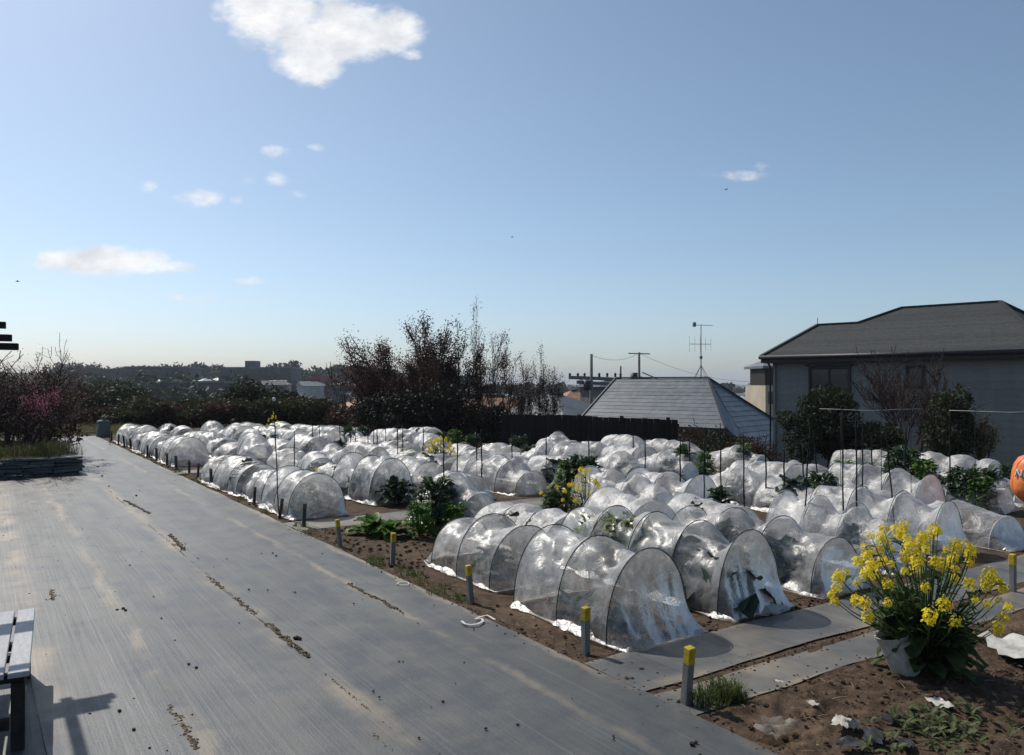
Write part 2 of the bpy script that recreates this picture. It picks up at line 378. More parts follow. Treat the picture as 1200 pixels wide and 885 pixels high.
def sheet_material(name, dark, lite, dust, bands):
    """woven weed-control sheet, faded, dusty, with lines of the weave along it"""
    t = NT(name); v = t.coord('Object')
    along = t.coord('Object', (.22, 5.0, 1)); along2 = t.coord('Object', (.5, 26, 1)); across = t.coord('Object', (9, .35, 1))
    big = t.noise(v, .42, 5, .6, .4); mid = t.noise(v, 2.6, 6, .65); fine = t.noise(v, 55, 3, .6)
    st = t.noise(along, 1.5, 5, .6); st2 = t.noise(along2, 1.2, 3, .6); cr = t.noise(across, .9, 3, .5)
    c = t.mix(t.ramp(t.math('ADD', t.math('MULTIPLY', st, .55), t.math('MULTIPLY', mid, .45)), .33, .67), dark, lite)
    c = t.mix(t.ramp(st2, .58, .74, 0, .26), c, (.22, .22, .21))
    c = t.mix(t.ramp(st2, .26, .42, .35, 0), c, (.05, .052, .053))
    d = t.math('MULTIPLY', t.ramp(t.math('ADD', t.math('MULTIPLY', big, .7), t.math('MULTIPLY', mid, .3)), .44, .66), .5)
    c = t.mix(d, c, dust)
    c = t.mix(t.ramp(fine, .60, .75, 0, .2), c, (.30, .285, .255))
    c = t.mix(t.ramp(t.noise(v, 21, 3, .6), .69, .76, 0, .7), c, (.07, .06, .05))
    # tan soil washed out along the laps between sheets, and stitch lines of the weave every 0.3 m
    sp = t.new('ShaderNodeSeparateXYZ'); t.l.new(v, sp.inputs[0])
    for ax, yy, ww in bands:
        dd = t.math('ABSOLUTE', t.math('ADD', t.math('SUBTRACT', sp.outputs[ax], yy), t.math('MULTIPLY_ADD', t.noise(v, 1.7, 5, .65), .3, -.15)))
        k = t.math('MULTIPLY', t.ramp(dd, 0.0, ww, 1.0, 0.0), t.ramp(t.noise(v, .9 + yy * .1, 4, .6, .5), .38, .60, 0, .85))
        c = t.mix(k, c, (.27, .21, .135))
    wet = t.ramp(t.noise(t.coord('Object', (.6, 1.3, 1)), .55, 5, .6, .7), .40, .62, .40, 0)
    c = t.mix(wet, c, (.05, .054, .055))
    wob = t.math('MULTIPLY_ADD', t.noise(v, .8, 2, .5), .03, sp.outputs['Y'])
    fr = t.math('ABSOLUTE', t.math('SUBTRACT', t.math('FRACT', t.math('DIVIDE', wob, .31)), .5))
    line = t.math('MULTIPLY', t.ramp(fr, .482, .498), t.ramp(t.noise(along, 3, 3, .6), .4, .62))
    c = t.mix(t.math('MULTIPLY', line, .28), c, (.25, .25, .245))
    h = t.math('ADD', t.math('MULTIPLY', st2, .4), t.math('ADD', t.math('MULTIPLY', fine, .25), t.math('MULTIPLY', cr, .35)))
    return t.done(t.bsdf(c, t.ramp(mid, .3, .7, .44, .62), .7, t.bump(h, .45, .012)))
M['sheet'] = sheet_material('weed_sheet', (.035, .038, .035), (.068, .070, .064), (.155, .142, .110), (('Y', 1.6, .16), ('Y', 3.24, .2), ('Y', .52, .07), ('Y', 2.55, .10), ('Y', 0.02, .07)))
M['sheet_dark'] = sheet_material('weed_sheet_walkway', (.055, .057, .056), (.095, .096, .092), (.26, .22, .155), (('X', 1.0, .15), ('X', .98, .22), ('X', .6, .05), ('X', 1.68, .08), ('X', 8.1, .3), ('X', 16.0, .3)))

def terrain_material():
    t = NT('terrain'); v = t.coord('Object')
    n1 = t.noise(v, .015, 6, .65); n2 = t.noise(v, .25, 6, .65); n3 = t.noise(v, 6, 4, .6)
    c = t.mix(t.ramp(n2, .35, .65), (.035, .038, .018), (.085, .075, .036))
    c = t.mix(t.ramp(n1, .45, .62), c, (.10, .098, .088))
    c = t.mix(t.ramp(n3, .55, .7, 0, .5), c, (.12, .10, .055))
    return t.done(t.bsdf(c, .95, .15, t.bump(n3, .8, .05)))
M['terrain'] = terrain_material()

# ------------------------------------------------------------------ the ground
def sst(x, a, b):
    t = min(1.0, max(0.0, (x - a) / (b - a))); return t * t * (3 - 2 * t)
def ground_z(x, y):
    u, v = to_uv(Vector((x, y, 0))); r = math.hypot(x, y)
    t = max(v - (vmax(min(max(u, -6), 32)) + 1.3), u - 36)
    if y < 2 and t < 0: return -0.10
    z = -0.10 - 2.9 * sst(t, 0, 7)
    if t > 0:
        z -= 3.4 * sst(r, 45, 150) + 2.6 * sst(r, 150, 350)
        left = sst(-x / r, -.05, .28)
        z += left * (6.0 * sst(r, 110, 290) + 13.0 * sst(r, 330, 800))
        z += .4 * fbm((x * .03, y * .03, 0)) * sst(r, 40, 90)
    return z
def make_ground():
    rs = np.concatenate([np.linspace(0.5, 60, 70), np.geomspace(62, 4200, 52)]); na = 200
    vs = [(rr * math.cos(2*math.pi*k/na), rr * math.sin(2*math.pi*k/na)) for rr in rs for k in range(na)]
    vs = [(x, y, ground_z(x, y)) for x, y in vs]
    fs = []
    for i in range(len(rs)-1):
        for k in range(na): fs.append((i*na+k, (i+1)*na+k, (i+1)*na+(k+1) % na, i*na+(k+1) % na))
    me = np_mesh('ground', vs, fs, M['terrain'], True)
    tag(obj('ground', me), kind='structure')
make_ground()

WALK = [(.60, .96), (1.05, 1.66), (7.75, 8.45), (15.7, 16.35)]
def soil_h(u, v):
    z = .0 + .022 * fbm((u * 1.7, v * 1.7, 3.3), 5) + .012 * fbm((u * 6, v * 6, 9.1), 3)
    if v < .22: z = min(z, -.012 + .05 * max(0, v))
    for a, b in WALK:
        if a + .03 < u < b - .03: z = min(z, .0) - .003
        elif a - .12 < u < b + .12: z = min(max(z, .004), .012)
    return z
def make_soil():
    us = np.arange(-6, 34.01, .11); vs_ = np.arange(-.12, 16.6, .12)
    pts = []
    for u in us:
        for v in vs_:
            vv = min(v, vmax(u) + 1.2); z = soil_h(u, vv)
            if -3.3 < u < .56 and .05 < v < 5.0: z -= .06
            pts.append((u, -vv, z))
    tag(obj('soil', np_mesh('soil', pts, grid_quads(len(us), len(vs_)), M['soil'], True), None, P0, ROT_U), kind='structure')
    us = np.arange(-3.4, .601, .022); vs_ = np.arange(-.02, 5.1, .024); pts = []
    for u in us:
        for v in vs_:
            z = .012 + .03 * fbm((u * 2.1, v * 2.1, 1.3), 4) + .030 * max(0, fbm((u * 9, v * 9, 5.1), 4)) + .014 * fbm((u * 26, v * 26, 2.2), 2)
            e = min(1, max(0, v / .16)); z = z * e - .008 * (1 - e)
            if u > .5: z *= (.6 - u) / .1
            pts.append((u, -v, z))
    tag(obj('tilled_soil', np_mesh('tilled_soil', pts, grid_quads(len(us), len(vs_)), M['soil'], False), None, P0, ROT_U), kind='structure')
make_soil()

def sheet(name, u0, u1, v0, v1, z, mat, parent, seed, step=.12, wav=.025, amp=.006, along_u=True):
    us = np.linspace(u0, u1, max(4, int((u1-u0)/(step if along_u else .045)))); vs_ = np.linspace(v0, v1, max(8, int((v1-v0)/(.07 if along_u else .12))))
    pts = []
    for u in us:
        for v in vs_:
            if along_u:
                e0 = wav * fbm((u * .7, seed, v0)); f = (v - v0) / (v1 - v0); vv = v + e0 * (1 - f) + wav * fbm((u * .7, seed + 7, v1)) * f; uu = u
                hz = amp * fbm((u * .6, v * 2.6, seed)) + amp * .8 * abs(fbm((u * .5, v * 6, seed + 3))) + .007 * (math.exp(-((v-v0)/.05)**2) * max(0, fbm((u*1.1, seed, 1))))
            else:
                f = (u - u0) / (u1 - u0); uu = u + wav * fbm((v * .8, seed, 1)) * (1 - f) + wav * fbm((v * .8, seed, 4)) * f; vv = v
                hz = amp * fbm((u * 2.6, v * .6, seed)) + amp * .8 * abs(fbm((u * 6, v * .5, seed + 3)))
            pts.append((uu, -vv, z + hz))
    o = obj(name, np_mesh(name, pts, grid_quads(len(us), len(vs_)), mat, True), parent)
    return o
pb = MB(); pb.box(-8, 31.0, 0.03, 15.5, -.09, -.02)
path = pb.build('path', M['soil_dust'], None, False, P0, ROT_U); tag(path, kind='structure')
for i, (a, b, z) in enumerate(((-1.615, 0.0, .010), (-3.26, -1.60, .016), (-4.92, -3.24, .010), (-6.6, -4.9, .016), (-9.4, -6.58, .010), (-15.2, -9.38, .016))):
    sheet('ground_sheet', -8, 30.6 if i < 5 else 12, a, b, z, M['sheet'], path, 11.3 * i)
walk = thing('walkway', 'x', 'x', P0, ROT_U)
for k in ('label', 'category'): del walk[k]
walk['kind'] = 'structure'
for i, (a, b) in enumerate(WALK):
    sheet('walkway_sheet', a, b, .0, vmax(a) + .5, .009 + .003 * (i % 2), M['sheet_dark'], walk, 3.1 + i, wav=.04, along_u=False)

# torn slits, dusty seams and crumbs lying on the path
def blot(pts_uv, widths, name, mat, z=.030, seed=0, parent=path):
    m = MB(); n = len(pts_uv); vs = []
    P = [Vector((a, -b, 0)) for a, b in pts_uv]
    for i, p in enumerate(P):
        d = (P[min(i+1, n-1)] - P[max(i-1, 0)]).normalized(); s = Vector((-d.y, d.x, 0)); w = widths[i]
        vs += [p + s*w*(.7+.6*random.random()), p + Vector((0, 0, .006 + .01*random.random())), p - s*w*(.7+.6*random.random())]
    for v_ in vs: v_.z += z
    m.add(vs, [f for i in range(n-1) for f in ((i*3, i*3+3, i*3+4, i*3+1), (i*3+1, i*3+4, i*3+5, i*3+2))])
    o = m.build(name, mat, parent, True); o['kind'] = 'stuff'; return o
random.seed(5)
SLITS = [((146, 587), (176, 603), .05), ((200, 627), (216, 646), .06), ((243, 677), (262, 692), .05), ((276, 702), (300, 722), .05), ((315, 732), (362, 772), .05),
         ((408, 685), (470, 718), .035), ((437, 862), (462, 885), .03), ((200, 828), (232, 880), .05), ((61, 693), (64, 705), .04), ((242, 540), (260, 553), .06)]
def lump(mat_name, r, seed, flat=.6):
    m = MB(); rng = random.Random(seed); vs = []; n, k = 5, 3
    for i in range(k+1):
        ph = math.pi*i/k
        for j in range(n):
            t = 2*math.pi*j/n; q = r*(.75+.5*rng.random()); vs.append((q*math.sin(ph)*math.cos(t), q*math.sin(ph)*math.sin(t), q*flat*math.cos(ph)))
    m.add(vs, [(i*n+j, i*n+(j+1) % n, (i+1)*n+(j+1) % n, (i+1)*n+j) for i in range(k) for j in range(n)])
    return m
def scatter_lumps(name, mat, spots, parent=None):
    m = MB()
    for i, (p, r) in enumerate(spots):
        l = lump('', r, i * 13 + 1); m.add([(Vector(q) + p) for q in l.v], l.f)
    o = m.build(name, mat, parent, False); o['kind'] = 'stuff'; return o
rng = random.Random(8)
crumbs = [(gp(px, py) + Vector((0, 0, .022)), r) for px, py, r in [(145, 716, .022), (148, 718, .018), (138, 717, .014), (348, 750, .028), (352, 751, .018), (222, 781, .012), (231, 785, .014), (292, 693, .012), (141, 836, .014), (158, 858, .012),
          (472, 721, .012), (445, 820, .01), (569, 857, .012), (320, 650, .014), (324, 653, .014), (415, 710, .012), (190, 727, .01), (40, 560, .03), (115, 548, .03), (120, 559, .03), (128, 571, .02), (160, 582, .025), (90, 556, .03), (186, 535, .03), (810, 875, .02), (815, 873, .014)]]
for k in range(80):
    py = 560 + 330 * rng.random() ** 1.3; px = rng.uniform(0, 120 + (py - 520) * 2.1); p = gp(px, py)
    if to_uv(p)[1] < -.05: crumbs.append((p + Vector((0, 0, .018)), rng.uniform(.004, .011)))
tanc = []
for (a, b, w) in SLITS:
    A_, B_ = gp(*a), gp(*b); n_ = int((B_ - A_).length / .0035)
    d_ = (B_ - A_).normalized(); s_ = Vector((-d_.y, d_.x, 0))
    for k in range(n_):
        f = rng.random(); thick = .25 + abs(fbm((f * 5, a[0], 2))) * 1.6
        p = A_.lerp(B_, f) + s_ * (rng.gauss(0, w * .45) * thick + .03 * fbm((f * 4, a[1], 6))) + Vector((0, 0, .016)); r = rng.uniform(.003, .011)
        (crumbs if rng.random() < .22 else tanc).append((p, r))
for k in range(900):
    u = rng.uniform(.4, 14) ; p = uv(u, -1.605 + .012*fbm((u*.7, 3, 3)) + rng.gauss(0, .006), .018)
    if fbm((u*1.3, 5, 5)) > -.12: (tanc if rng.random() < .5 else crumbs).append((p, rng.uniform(.002, .006)))
tag(scatter_lumps('tan_soil_crumbs', M['soil_dust'], tanc), 'tan soil crumbs washed out along slits in the grey path', 'debris')
tag(scatter_lumps('dry_crumbs', M['dark_bit'], crumbs), 'dark crumbs of soil and leaf scattered on the grey path', 'debris')
cl = []
for k in range(3600):
    u, v = rng.uniform(-2.6, .55), rng.uniform(.06, 3.4); r = .003 + .022 * rng.random() ** 5
    cl.append((uv(u, v, .022 + .02 * fbm((u * 2.1, v * 2.1, 1.3))), r))
for k in range(260):
    u = rng.uniform(.6, 26); cl.append((uv(u, rng.uniform(.02, .32), .012), rng.uniform(.008, .022)))
for k in range(420):
    u, v = rng.uniform(4.9, 7.7), rng.uniform(.1, 1.9); cl.append((uv(u, v, .015), rng.uniform(.01, .03)))
for k in range(500):
    u, v = rng.choice((.60, .97, 1.04, 1.66)) + rng.gauss(0, .05), rng.uniform(.0, 4.0); cl.append((uv(u, v, .012), rng.uniform(.003, .012)))
for k in range(400):
    cl.append((uv(rng.uniform(-2, 8), rng.gauss(.03, .05), .012), rng.uniform(.003, .011)))
for k in range(160):
    u, v = rng.uniform(1.66, 1.95), rng.uniform(.3, 3.6); cl.append((uv(u, v, .015), rng.uniform(.01, .025)))
tag(scatter_lumps('pale_soil_crumbs', M['soil_dust'], [(q, r*.7) for q, r in cl[1::6]]), 'pale dry crumbs scattered over the brown tilled soil', 'soil')
tag(scatter_lumps('soil_clods', M['clod'], [c for i_, c in enumerate(cl) if i_ % 6 != 1]), 'brown clods on the tilled soil and along the path edge', 'soil')

# the chalked numeral on the path (traced from strokes on the ground)
def stroke_px(pts, w, m):
    P = [gp(x, y) for x, y in pts]; vs = []
    for i, p in enumerate(P):
        d = (P[min(i+1, len(P)-1)] - P[max(i-1, 0)]).normalized(); s = Vector((-d.y, d.x, 0)) * w
        vs += [p + s + Vector((0, 0, .028)), p - s + Vector((0, 0, .028))]
    m.add(vs, [(i*2, i*2+1, i*2+3, i*2+2) for i in range(len(P)-1)])
m = MB(); stroke_px([(541, 731), (545, 734.5), (552, 735.5), (560, 734.5), (566, 731.5), (565, 728.5), (557, 728.5), (563, 726), (571, 724.2), (575, 726.5), (580, 729.5)], .011, m)
tag(m.build('chalk_numeral', M['chalk']), 'white chalked numeral five on the grey path near the posts', 'marking')
m = MB(); stroke_px([(465, 687), (468, 685), (474, 684), (479, 685.5), (479, 687.5), (472, 688.5), (465, 687)], .006, m)
tag(m.build('chalk_ring', M['chalk']), 'faint white chalk ring on the grey path', 'marking')

# ------------------------------------------------------------------ tunnels
def make_tunnel_meshes(L, W, H, nh, seed, film, nx_step=.05, ns=30, cap=(.12, .12), holes=(), wr=1.0, sag_k=.08, lumpy=.03, taper=(0.0, 0.0), hoop='hoop'):
    sd = seed * 17.3; hx = [-L/2 + L*i/(nh-1) for i in range(nh)]
    def endf(x):
        f = abs(x) / (L/2); k = taper[0] if x < 0 else taper[1]; return 1 - k * f**3
    def arch(x, s):
        th = math.pi * s; c, sn = math.cos(th), max(0.0, math.sin(th))
        f = (x + L/2) / L * (nh - 1); f -= math.floor(min(f, nh - 1 - 1e-6)); w = max(0.0, 1 - (2*f - 1)**2)
        y = -W/2 * math.copysign(abs(c)**.96, c); z = H * sn**.90
        ef = endf(x); sag = w * sag_k * (1 + .9 * fbm((x*1.3, sd, 1)))
        y *= (1 - sag*.6) * (.5 + .5*ef); z *= (1 - sag) * ef
        env = min(1, z / .08)
        n = .020 * wr * fbm((x*4.0 + s*2.4, s*5 + x*1.6, sd), 2) * (.3 + w)
        n += .016 * wr * w * math.sin(34*(s + .35*x) + 5*fbm((x*2, s*3, sd+5))) * abs(fbm((x*1.7, s*2.0, sd+9))) * 2
        n -= .016 * wr * w * max(0, 1 - abs(fbm((x*3.1 - s*4, s*5 + x*2.5, sd+3))) * 7)
        n += lumpy * fbm((x*2.1, s*2.6, sd+20), 2) * (.25 + .9*w)
        return Vector((x + .012*fbm((x*4, s*6, sd+2)), y + c * -n * env, z + sn * n * env))
    nx = max(8, int(L / nx_step)); xs = [-L/2 + L*i/nx for i in range(nx+1)]
    vs = [arch(x, j/ns) for x in xs for j in range(ns+1)]
    fs = [(i*(ns+1)+j, (i+1)*(ns+1)+j, (i+1)*(ns+1)+j+1, i*(ns+1)+j+1) for i in range(nx) for j in range(ns)]
    if holes:
        def gone(f):
            c = sum((vs[i] for i in f), Vector()) / 4
            return any((c - Vector(h[:3])).length < h[3] for h in holes)
        fs = [f for f in fs if not gone(f)]
    nr = 11
    for sgn, fl in ((-1, cap[0]), (1, cap[1])):
        k = len(vs)
        for i in range(nr+1):
            r = i / nr
            for j in range(ns+1):
                p = arch(sgn*L/2, j/ns); y2 = p.y * (.94 + .14*r*fbm((j*.3, sd, sgn)))
                z = p.z * (1 - r) + .012 * r
                drop = max(0.0, 1 - z / H)
                x = p.x + sgn * (fl * r * drop**1.6 + .03 * r * (1-r) * fbm((j*.22, r*3, sd+sgn)) * 2 + .012*r*fbm((j*.35, r*2, sd + 13)) + (.014 * r * fbm((y2*7, z*5, sd + sgn*3))))
                vs.append(Vector((x, p.y*(1-r) + y2*r, z)))
        for i in range(nr):
            for j in range(ns):
                a = k + i*(ns+1) + j; q = (a, a+1, a+ns+2, a+ns+1); fs.append(q if sgn > 0 else q[::-1])
    fm = np_mesh('film', [tuple(v) for v in vs], fs, film, True)
    # skirt: the surplus film lying folded round the foot
    per = [(-W/2*.99, x, 0) for x in xs]
    m = MB(); N = 0; ring = []
    n1 = max(10, int(L/.05)); n2 = max(8, int(W/.05)); base = []
    e0, e1 = L/2 + cap[0]*.95, L/2 + cap[1]*.95
    for i in range(n1): base.append((Vector((-L/2 + L*i/n1, -W/2, 0)), Vector((0, -1, 0))))
    for i in range(n2): base.append((Vector((e1 - .1*cap[1]*0, -W/2 + W*i/n2, 0)), Vector((1, 0, 0))))
    for i in range(n1): base.append((Vector((L/2 - L*i/n1, W/2, 0)), Vector((0, 1, 0))))
    for i in range(n2): base.append((Vector((-e0, W/2 - W*i/n2, 0)), Vector((-1, 0, 0))))
    nb = len(base); vs2 = []
    for i, (p, d) in enumerate(base):
        wob = fbm((i*.23, sd, 8)); keep = min(1, max(.12, .55 + 2.2*fbm((i*.11, sd, 31)))); out = (.03 + .05*wob + .012*math.sin(i*2.1)) * keep
        for q, (o_, h_) in enumerate(((-.012, (.06 + .04*wob)*keep), (.008, (.04 + .03*fbm((i*.5, sd, 2)))*keep), (.5*out + .012, (.02 + .025*abs(fbm((i*.8, sd, 4))))*keep), (out + .018, .004 + .01*abs(wob)))):
            vs2.append(p + d*o_ + Vector((0, 0, max(.004, h_))))
    fs2 = [(i*4+q, ((i+1) % nb)*4+q, ((i+1) % nb)*4+q+1, i*4+q+1) for i in range(nb) for q in range(3)]
    sm = np_mesh('skirt', [tuple(v) for v in vs2], fs2, M['film_skirt'], True)
    hm = MB(); pts = []
    for j in range(25):
        th = math.pi*j/24; c = math.cos(th)
        pts.append((0, -(W/2+.004)*math.copysign(abs(c)**.96, c), (H+.004)*max(0.0, math.sin(th))**.90 - (.08 if j in (0, 24) else 0)))
    hm.tube(pts, .0048, 5)
    return dict(L=L, W=W, H=H, hx=hx, hs=[endf(x) for x in hx], film=fm, skirt=sm, hoop=hm.mesh('hoop', M[hoop], True))

def place_tunnel(T, u, v, label, rz=0.0, flip=False, scale=(1, 1, 1), group='plastic tunnels over the vegetable beds', skirt=True, tilt=0.0):
    t = thing('plastic_tunnel', label, 'tunnel', uv(u, v, .012), ROT_U + rz + (math.pi if flip else 0), group)
    t.scale = scale
    obj('film', T['film'], t)
    if skirt: obj('skirt', T['skirt'], t)
    for x, f in zip(T['hx'], T['hs']): obj('hoop', T['hoop'], t, (x, 0, 0), 0, (1, .5 + .5*f, f))
    return t

rv = random.Random(21)
VAR = []
for i in range(16):
    L = [1.15, 1.25, 1.35, 1.45, 1.55, 1.2, 1.4, 1.3, 1.6, 1.5, 1.9, 2.3, .85, .95, 1.05, 1.0][i]
    VAR.append(make_tunnel_meshes(L, rv.uniform(.76, .9), rv.uniform(.48, .62), 2 if L < 1.1 else (3 if L < 1.45 else (4 if L < 1.8 else 5)), i + 1, M['film'], cap=(rv.uniform(.05, .26), rv.uniform(.05, .26)), wr=rv.uniform(1.2, 2.2), sag_k=rv.uniform(.07, .2), lumpy=rv.uniform(.04, .10), taper=(rv.choice((0, .1, .25, .35)), rv.choice((0, .1, .25, .35))), hoop=rv.choice(('hoop', 'hoop_pale', 'hoop_pale'))))
HERO_A = make_tunnel_meshes(1.26, .86, .68, 3, 40, M['film_clear'], .032, 44, cap=(.22, .04), wr=1.3, sag_k=.11, lumpy=.045, holes=[(-.36, .2, .60, .03)])
HERO_B = make_tunnel_meshes(1.24, .86, .60, 3, 41, M['film_clear'], .036, 40, cap=(.12, .2), wr=1.3, sag_k=.12, lumpy=.06, taper=(.05, .2),
                            holes=[(-.05 + .09*k, .16 + .05*(k % 2), .55 - .02*(k % 2), .021) for k in range(5)] + [(-.05 + .09*k, .26, .475, .018) for k in range(4)])
HERO_C = make_tunnel_meshes(2.35, .80, .70, 5, 42, M['film_clear'], .036, 40, cap=(.16, .13), wr=1.6, sag_k=.13, lumpy=.07, taper=(0, .15))
HERO_D = make_tunnel_meshes(1.9, .86, .62, 4, 43, M['film_clear'], .04, 36, cap=(.12, .2), wr=1.8, sag_k=.2, lumpy=.10, taper=(.2, .1))
TUN = []          # (row, u, v, phrase, near?)  used for the crops
NUM = ['one', 'two', 'three', 'four', 'five', 'six', 'seven', 'eight', 'nine', 'ten', 'eleven', 'twelve']

def uvpx(u, v):
    p = uv(u, v); return (600 + F_PX * p.x / p.y, HOR + CAM_H * F_PX / p.y) if p.y > .5 else (9999, 9999)
rows = []
def add_row(i, specs):
    """specs: list of (u centre, v centre, variant, flip, label or None)"""
    specs.sort(key=lambda q: q[0])
    for k, (u, v, T, flip, lab, crop, sc) in enumerate(specs):
        phrase = 'row %s from the path, %s from its near end' % (NUM[i], ordinal(k + 1))
        l = lab or ('cloudy plastic tunnel in ' + phrase)
        place_tunnel(T, u, v, l, rz=(0 if lab else R(rv.uniform(-3, 3) if i == 0 else rv.gauss(0, 6))), flip=flip, scale=sc)
        TUN.append((i, u, v, 'the %s tunnel of row %s from the path' % (ordinal(k + 1), NUM[i]) if not lab else None, crop, T, k))

r0 = [(2.50, .82, HERO_A, False, 'clear plastic tunnel in front with torn end film behind two yellow topped posts', 'one_leaf', (1, 1, 1)),
      (4.36, .93, HERO_B, False, 'clear plastic tunnel with rows of vent holes, just behind the front tunnel', 'low', (1, 1, 1))]
for k, (a, n) in enumerate(((8.75, 4), (17.5, 7))):
    u = a
    for j in range(n):
        T = VAR[(2, 6, 3, 7, 4, 0, 1)[j]]; r0.append((u + T['L']/2, .62 + .05*math.sin(j*2.0), T, bool(j % 2), None, None, (1, 1.08, rv.uniform(1.0, 1.12)))); u += T['L'] + .06
add_row(0, r0)
SEGS = [(-3.2, .35), (1.85, 7.6), (8.65, 15.6), (16.45, 28.6)]
BARE = []
for i in range(1, 11):
    vc = .80 + 1.24 * i; sp = []
    for si, (a, b) in enumerate(SEGS):
        if si == 0 and i < 4: continue
        u = a + rv.uniform(0, .25)
        if i == 1 and si == 1:
            sp.append((3.06, 2.02, HERO_C, False, 'long clear plastic tunnel with bushy dark crop at its open looking end', 'dense', (1, 1, 1))); u = 4.55
        if i == 2 and si == 1:
            sp.append((2.85, 3.28, HERO_D, False, 'clear tunnel behind the yellow flowering plant, film bunched in white folds', 'dense', (1, 1, 1))); u = 4.2
        while u < b - .9:
            T = VAR[rv.randrange(16)]
            if u + T['L'] > b + .2: T = VAR[rv.choice((0, 1, 5))]
            uc = u + T['L']/2
            if vc > vmax(uc) - .2: u += .4; continue
            px, py = uvpx(uc, vc)
            if not (-120 < px < 1330): u += T['L']; continue
            if 1125 < px < 1260 and 590 < py < 655: u += T['L']; continue          # open strip before the orange cover
            if rv.random() < .15 + (.1 if (i >= 7 and si <= 1) else 0):
                BARE.append((uc, vc, i)); u += T['L'] * .7 + .1; continue
            sp.append((uc, vc + rv.uniform(-.12, .12), T, rv.random() < .5, None, None, (rv.uniform(.92, 1.08), rv.uniform(.9, 1.12), rv.uniform(.78, 1.2))))
            u += T['L'] + (rv.choice((.15, .3, .45, .6)) if si == 1 and i < 5 else rv.choice((.06, .1, .2, .3, .5)))
    add_row(i, sp)

# ------------------------------------------------------------------ leafy crops
def blade(m, base, az, pitch, L, W, curl, rng, n=5, wavy=.12):
    """one broad leaf with a midrib fold, bending over"""
    p = Vector(base); a = pitch; d = L / n; vs = []
    h = Vector((math.cos(az), math.sin(az), 0)); s = Vector((-math.sin(az), math.cos(az), 0))
    for i in range(n + 1):
        f = i / n; w = W * (math.sin(math.pi * (f * .86 + .10)) ** .8) * (.25 + .75 * min(1, f * 3))
        up = Vector((0, 0, 1)) * math.cos(a) - h * math.sin(a)
        wv = wavy * W * math.sin(i * 2.3 + az * 5)
        vs += [p + s * w / 2 + up * (w * .22 + wv), p, p - s * w / 2 + up * (w * .22 - wv)]
        p = p + (h * math.cos(a) + Vector((0, 0, math.sin(a)))) * d; a -= curl / n
    m.add(vs, [f for i in range(n) for f in ((i*3, i*3+1, i*3+4, i*3+3), (i*3+1, i*3+2, i*3+5, i*3+4))])
def rosette(rng, n, L, W, h0, spread=.05, p0=.3, p1=1.25):
    m = MB()
    for i in range(n):
        f = i / max(1, n - 1); az = i * 2.4 + rng.uniform(-.4, .4); pit = p0 + (p1 - p0) * f + rng.uniform(-.15, .15)
        l = L * rng.uniform(.7, 1.1) * (1 - .35 * f)
        blade(m, (spread*math.cos(az)*(1-f), spread*math.sin(az)*(1-f), h0 * (.25 + .75*f)), az, pit, l, W * rng.uniform(.75, 1.15), rng.uniform(.7, 1.8), rng)
    return m
rc = random.Random(4)
CROPS = []
for k, (mat, n, L, W, h) in enumerate((('crop', 26, .34, .17, .20), ('crop_blue', 30, .36, .19, .22), ('crop', 34, .30, .13, .28), ('crop_pale', 30, .32, .15, .24), ('crop_blue', 22, .30, .20, .14), ('crop_bright', 24, .28, .14, .10))):
    CROPS.append(rosette(rc, n, L, W, h).mesh('leaves', M[mat], True))
def bush(rng, n, L, W, h, w):
    m = MB()
    for k in range(9):
        a = k*2.4; q = w*.3*math.sqrt((k+.5)/9); m.tube([(0, 0, 0), (q*math.cos(a)*.6, q*math.sin(a)*.6, h*.5), (q*math.cos(a), q*math.sin(a), h*.92)], [.008, .006, .003], 4)
    for i in range(n):
        f = rng.random(); az = rng.uniform(0, 6.3); q = w*.42*math.sqrt(rng.random())*(1 - .5*f*f); b = rng.uniform(0, 6.3)
        blade(m, (q*math.cos(b), q*math.sin(b), .04 + h*.92*f), b + rng.gauss(0, .7), rng.uniform(-.1, 1.1), L*rng.uniform(.6, 1.15), W*rng.uniform(.7, 1.2), rng.uniform(.5, 1.8), rng, 4)
    return m
CROPS.append(bush(rc, 400, .115, .058, .52, .62).mesh('leaves', M['crop'], True)); CROPS.append(bush(rc, 300, .105, .055, .50, .5).mesh('leaves', M['crop_bright'], True))
CROPS.append(bush(rc, 220, .13, .06, .50, .66).mesh('leaves', M['crop_pale'], True))
CROP_WORDS = ['dark green leafy crop', 'blue green leafy crop', 'bushy green crop', 'pale yellowish crop', 'broad leaved grey green crop', 'bright green leafy crop', 'dark bushy crop', 'bright bushy crop', 'pale bushy crop']
def crop(k, u, v, s, label, group=None, z=.0, rz=None):
    o = obj('vegetable_plant', CROPS[k], None, uv(u, v, z), rc.uniform(0, 6) if rz is None else rz, (s, s, s * rc.uniform(.9, 1.15)))
    return tag(o, label, 'vegetable', group)
for (i, u, v, phrase, kind, T, k) in TUN:
    if phrase:
        px, py = uvpx(u, v)
        if rc.random() < (.62 if py > 520 else .35):
            kk = rc.choice((0, 0, 1, 1, 1, 2, 2, 6, 6, 8, 4)); crop(kk, u + rc.uniform(-.25, .25), v + rc.uniform(-.06, .06), rc.uniform(.78, .95) if kk > 5 else rc.uniform(1.05, 1.4), CROP_WORDS[kk] + ' under ' + phrase, 'crops under the tunnels')
m = MB(); rl = random.Random(2)
blade(m, (0, 0, .05), 2.3, .75, .42, .34, .9, rl, 7, .03); blade(m, (.02, 0, .03), -.4, .5, .28, .18, 1.2, rl); blade(m, (0, .05, .03), .9, .6, .26, .17, 1.4, rl); blade(m, (0, -.05, .02), 4.3, .3, .25, .15, 1.0, rl)
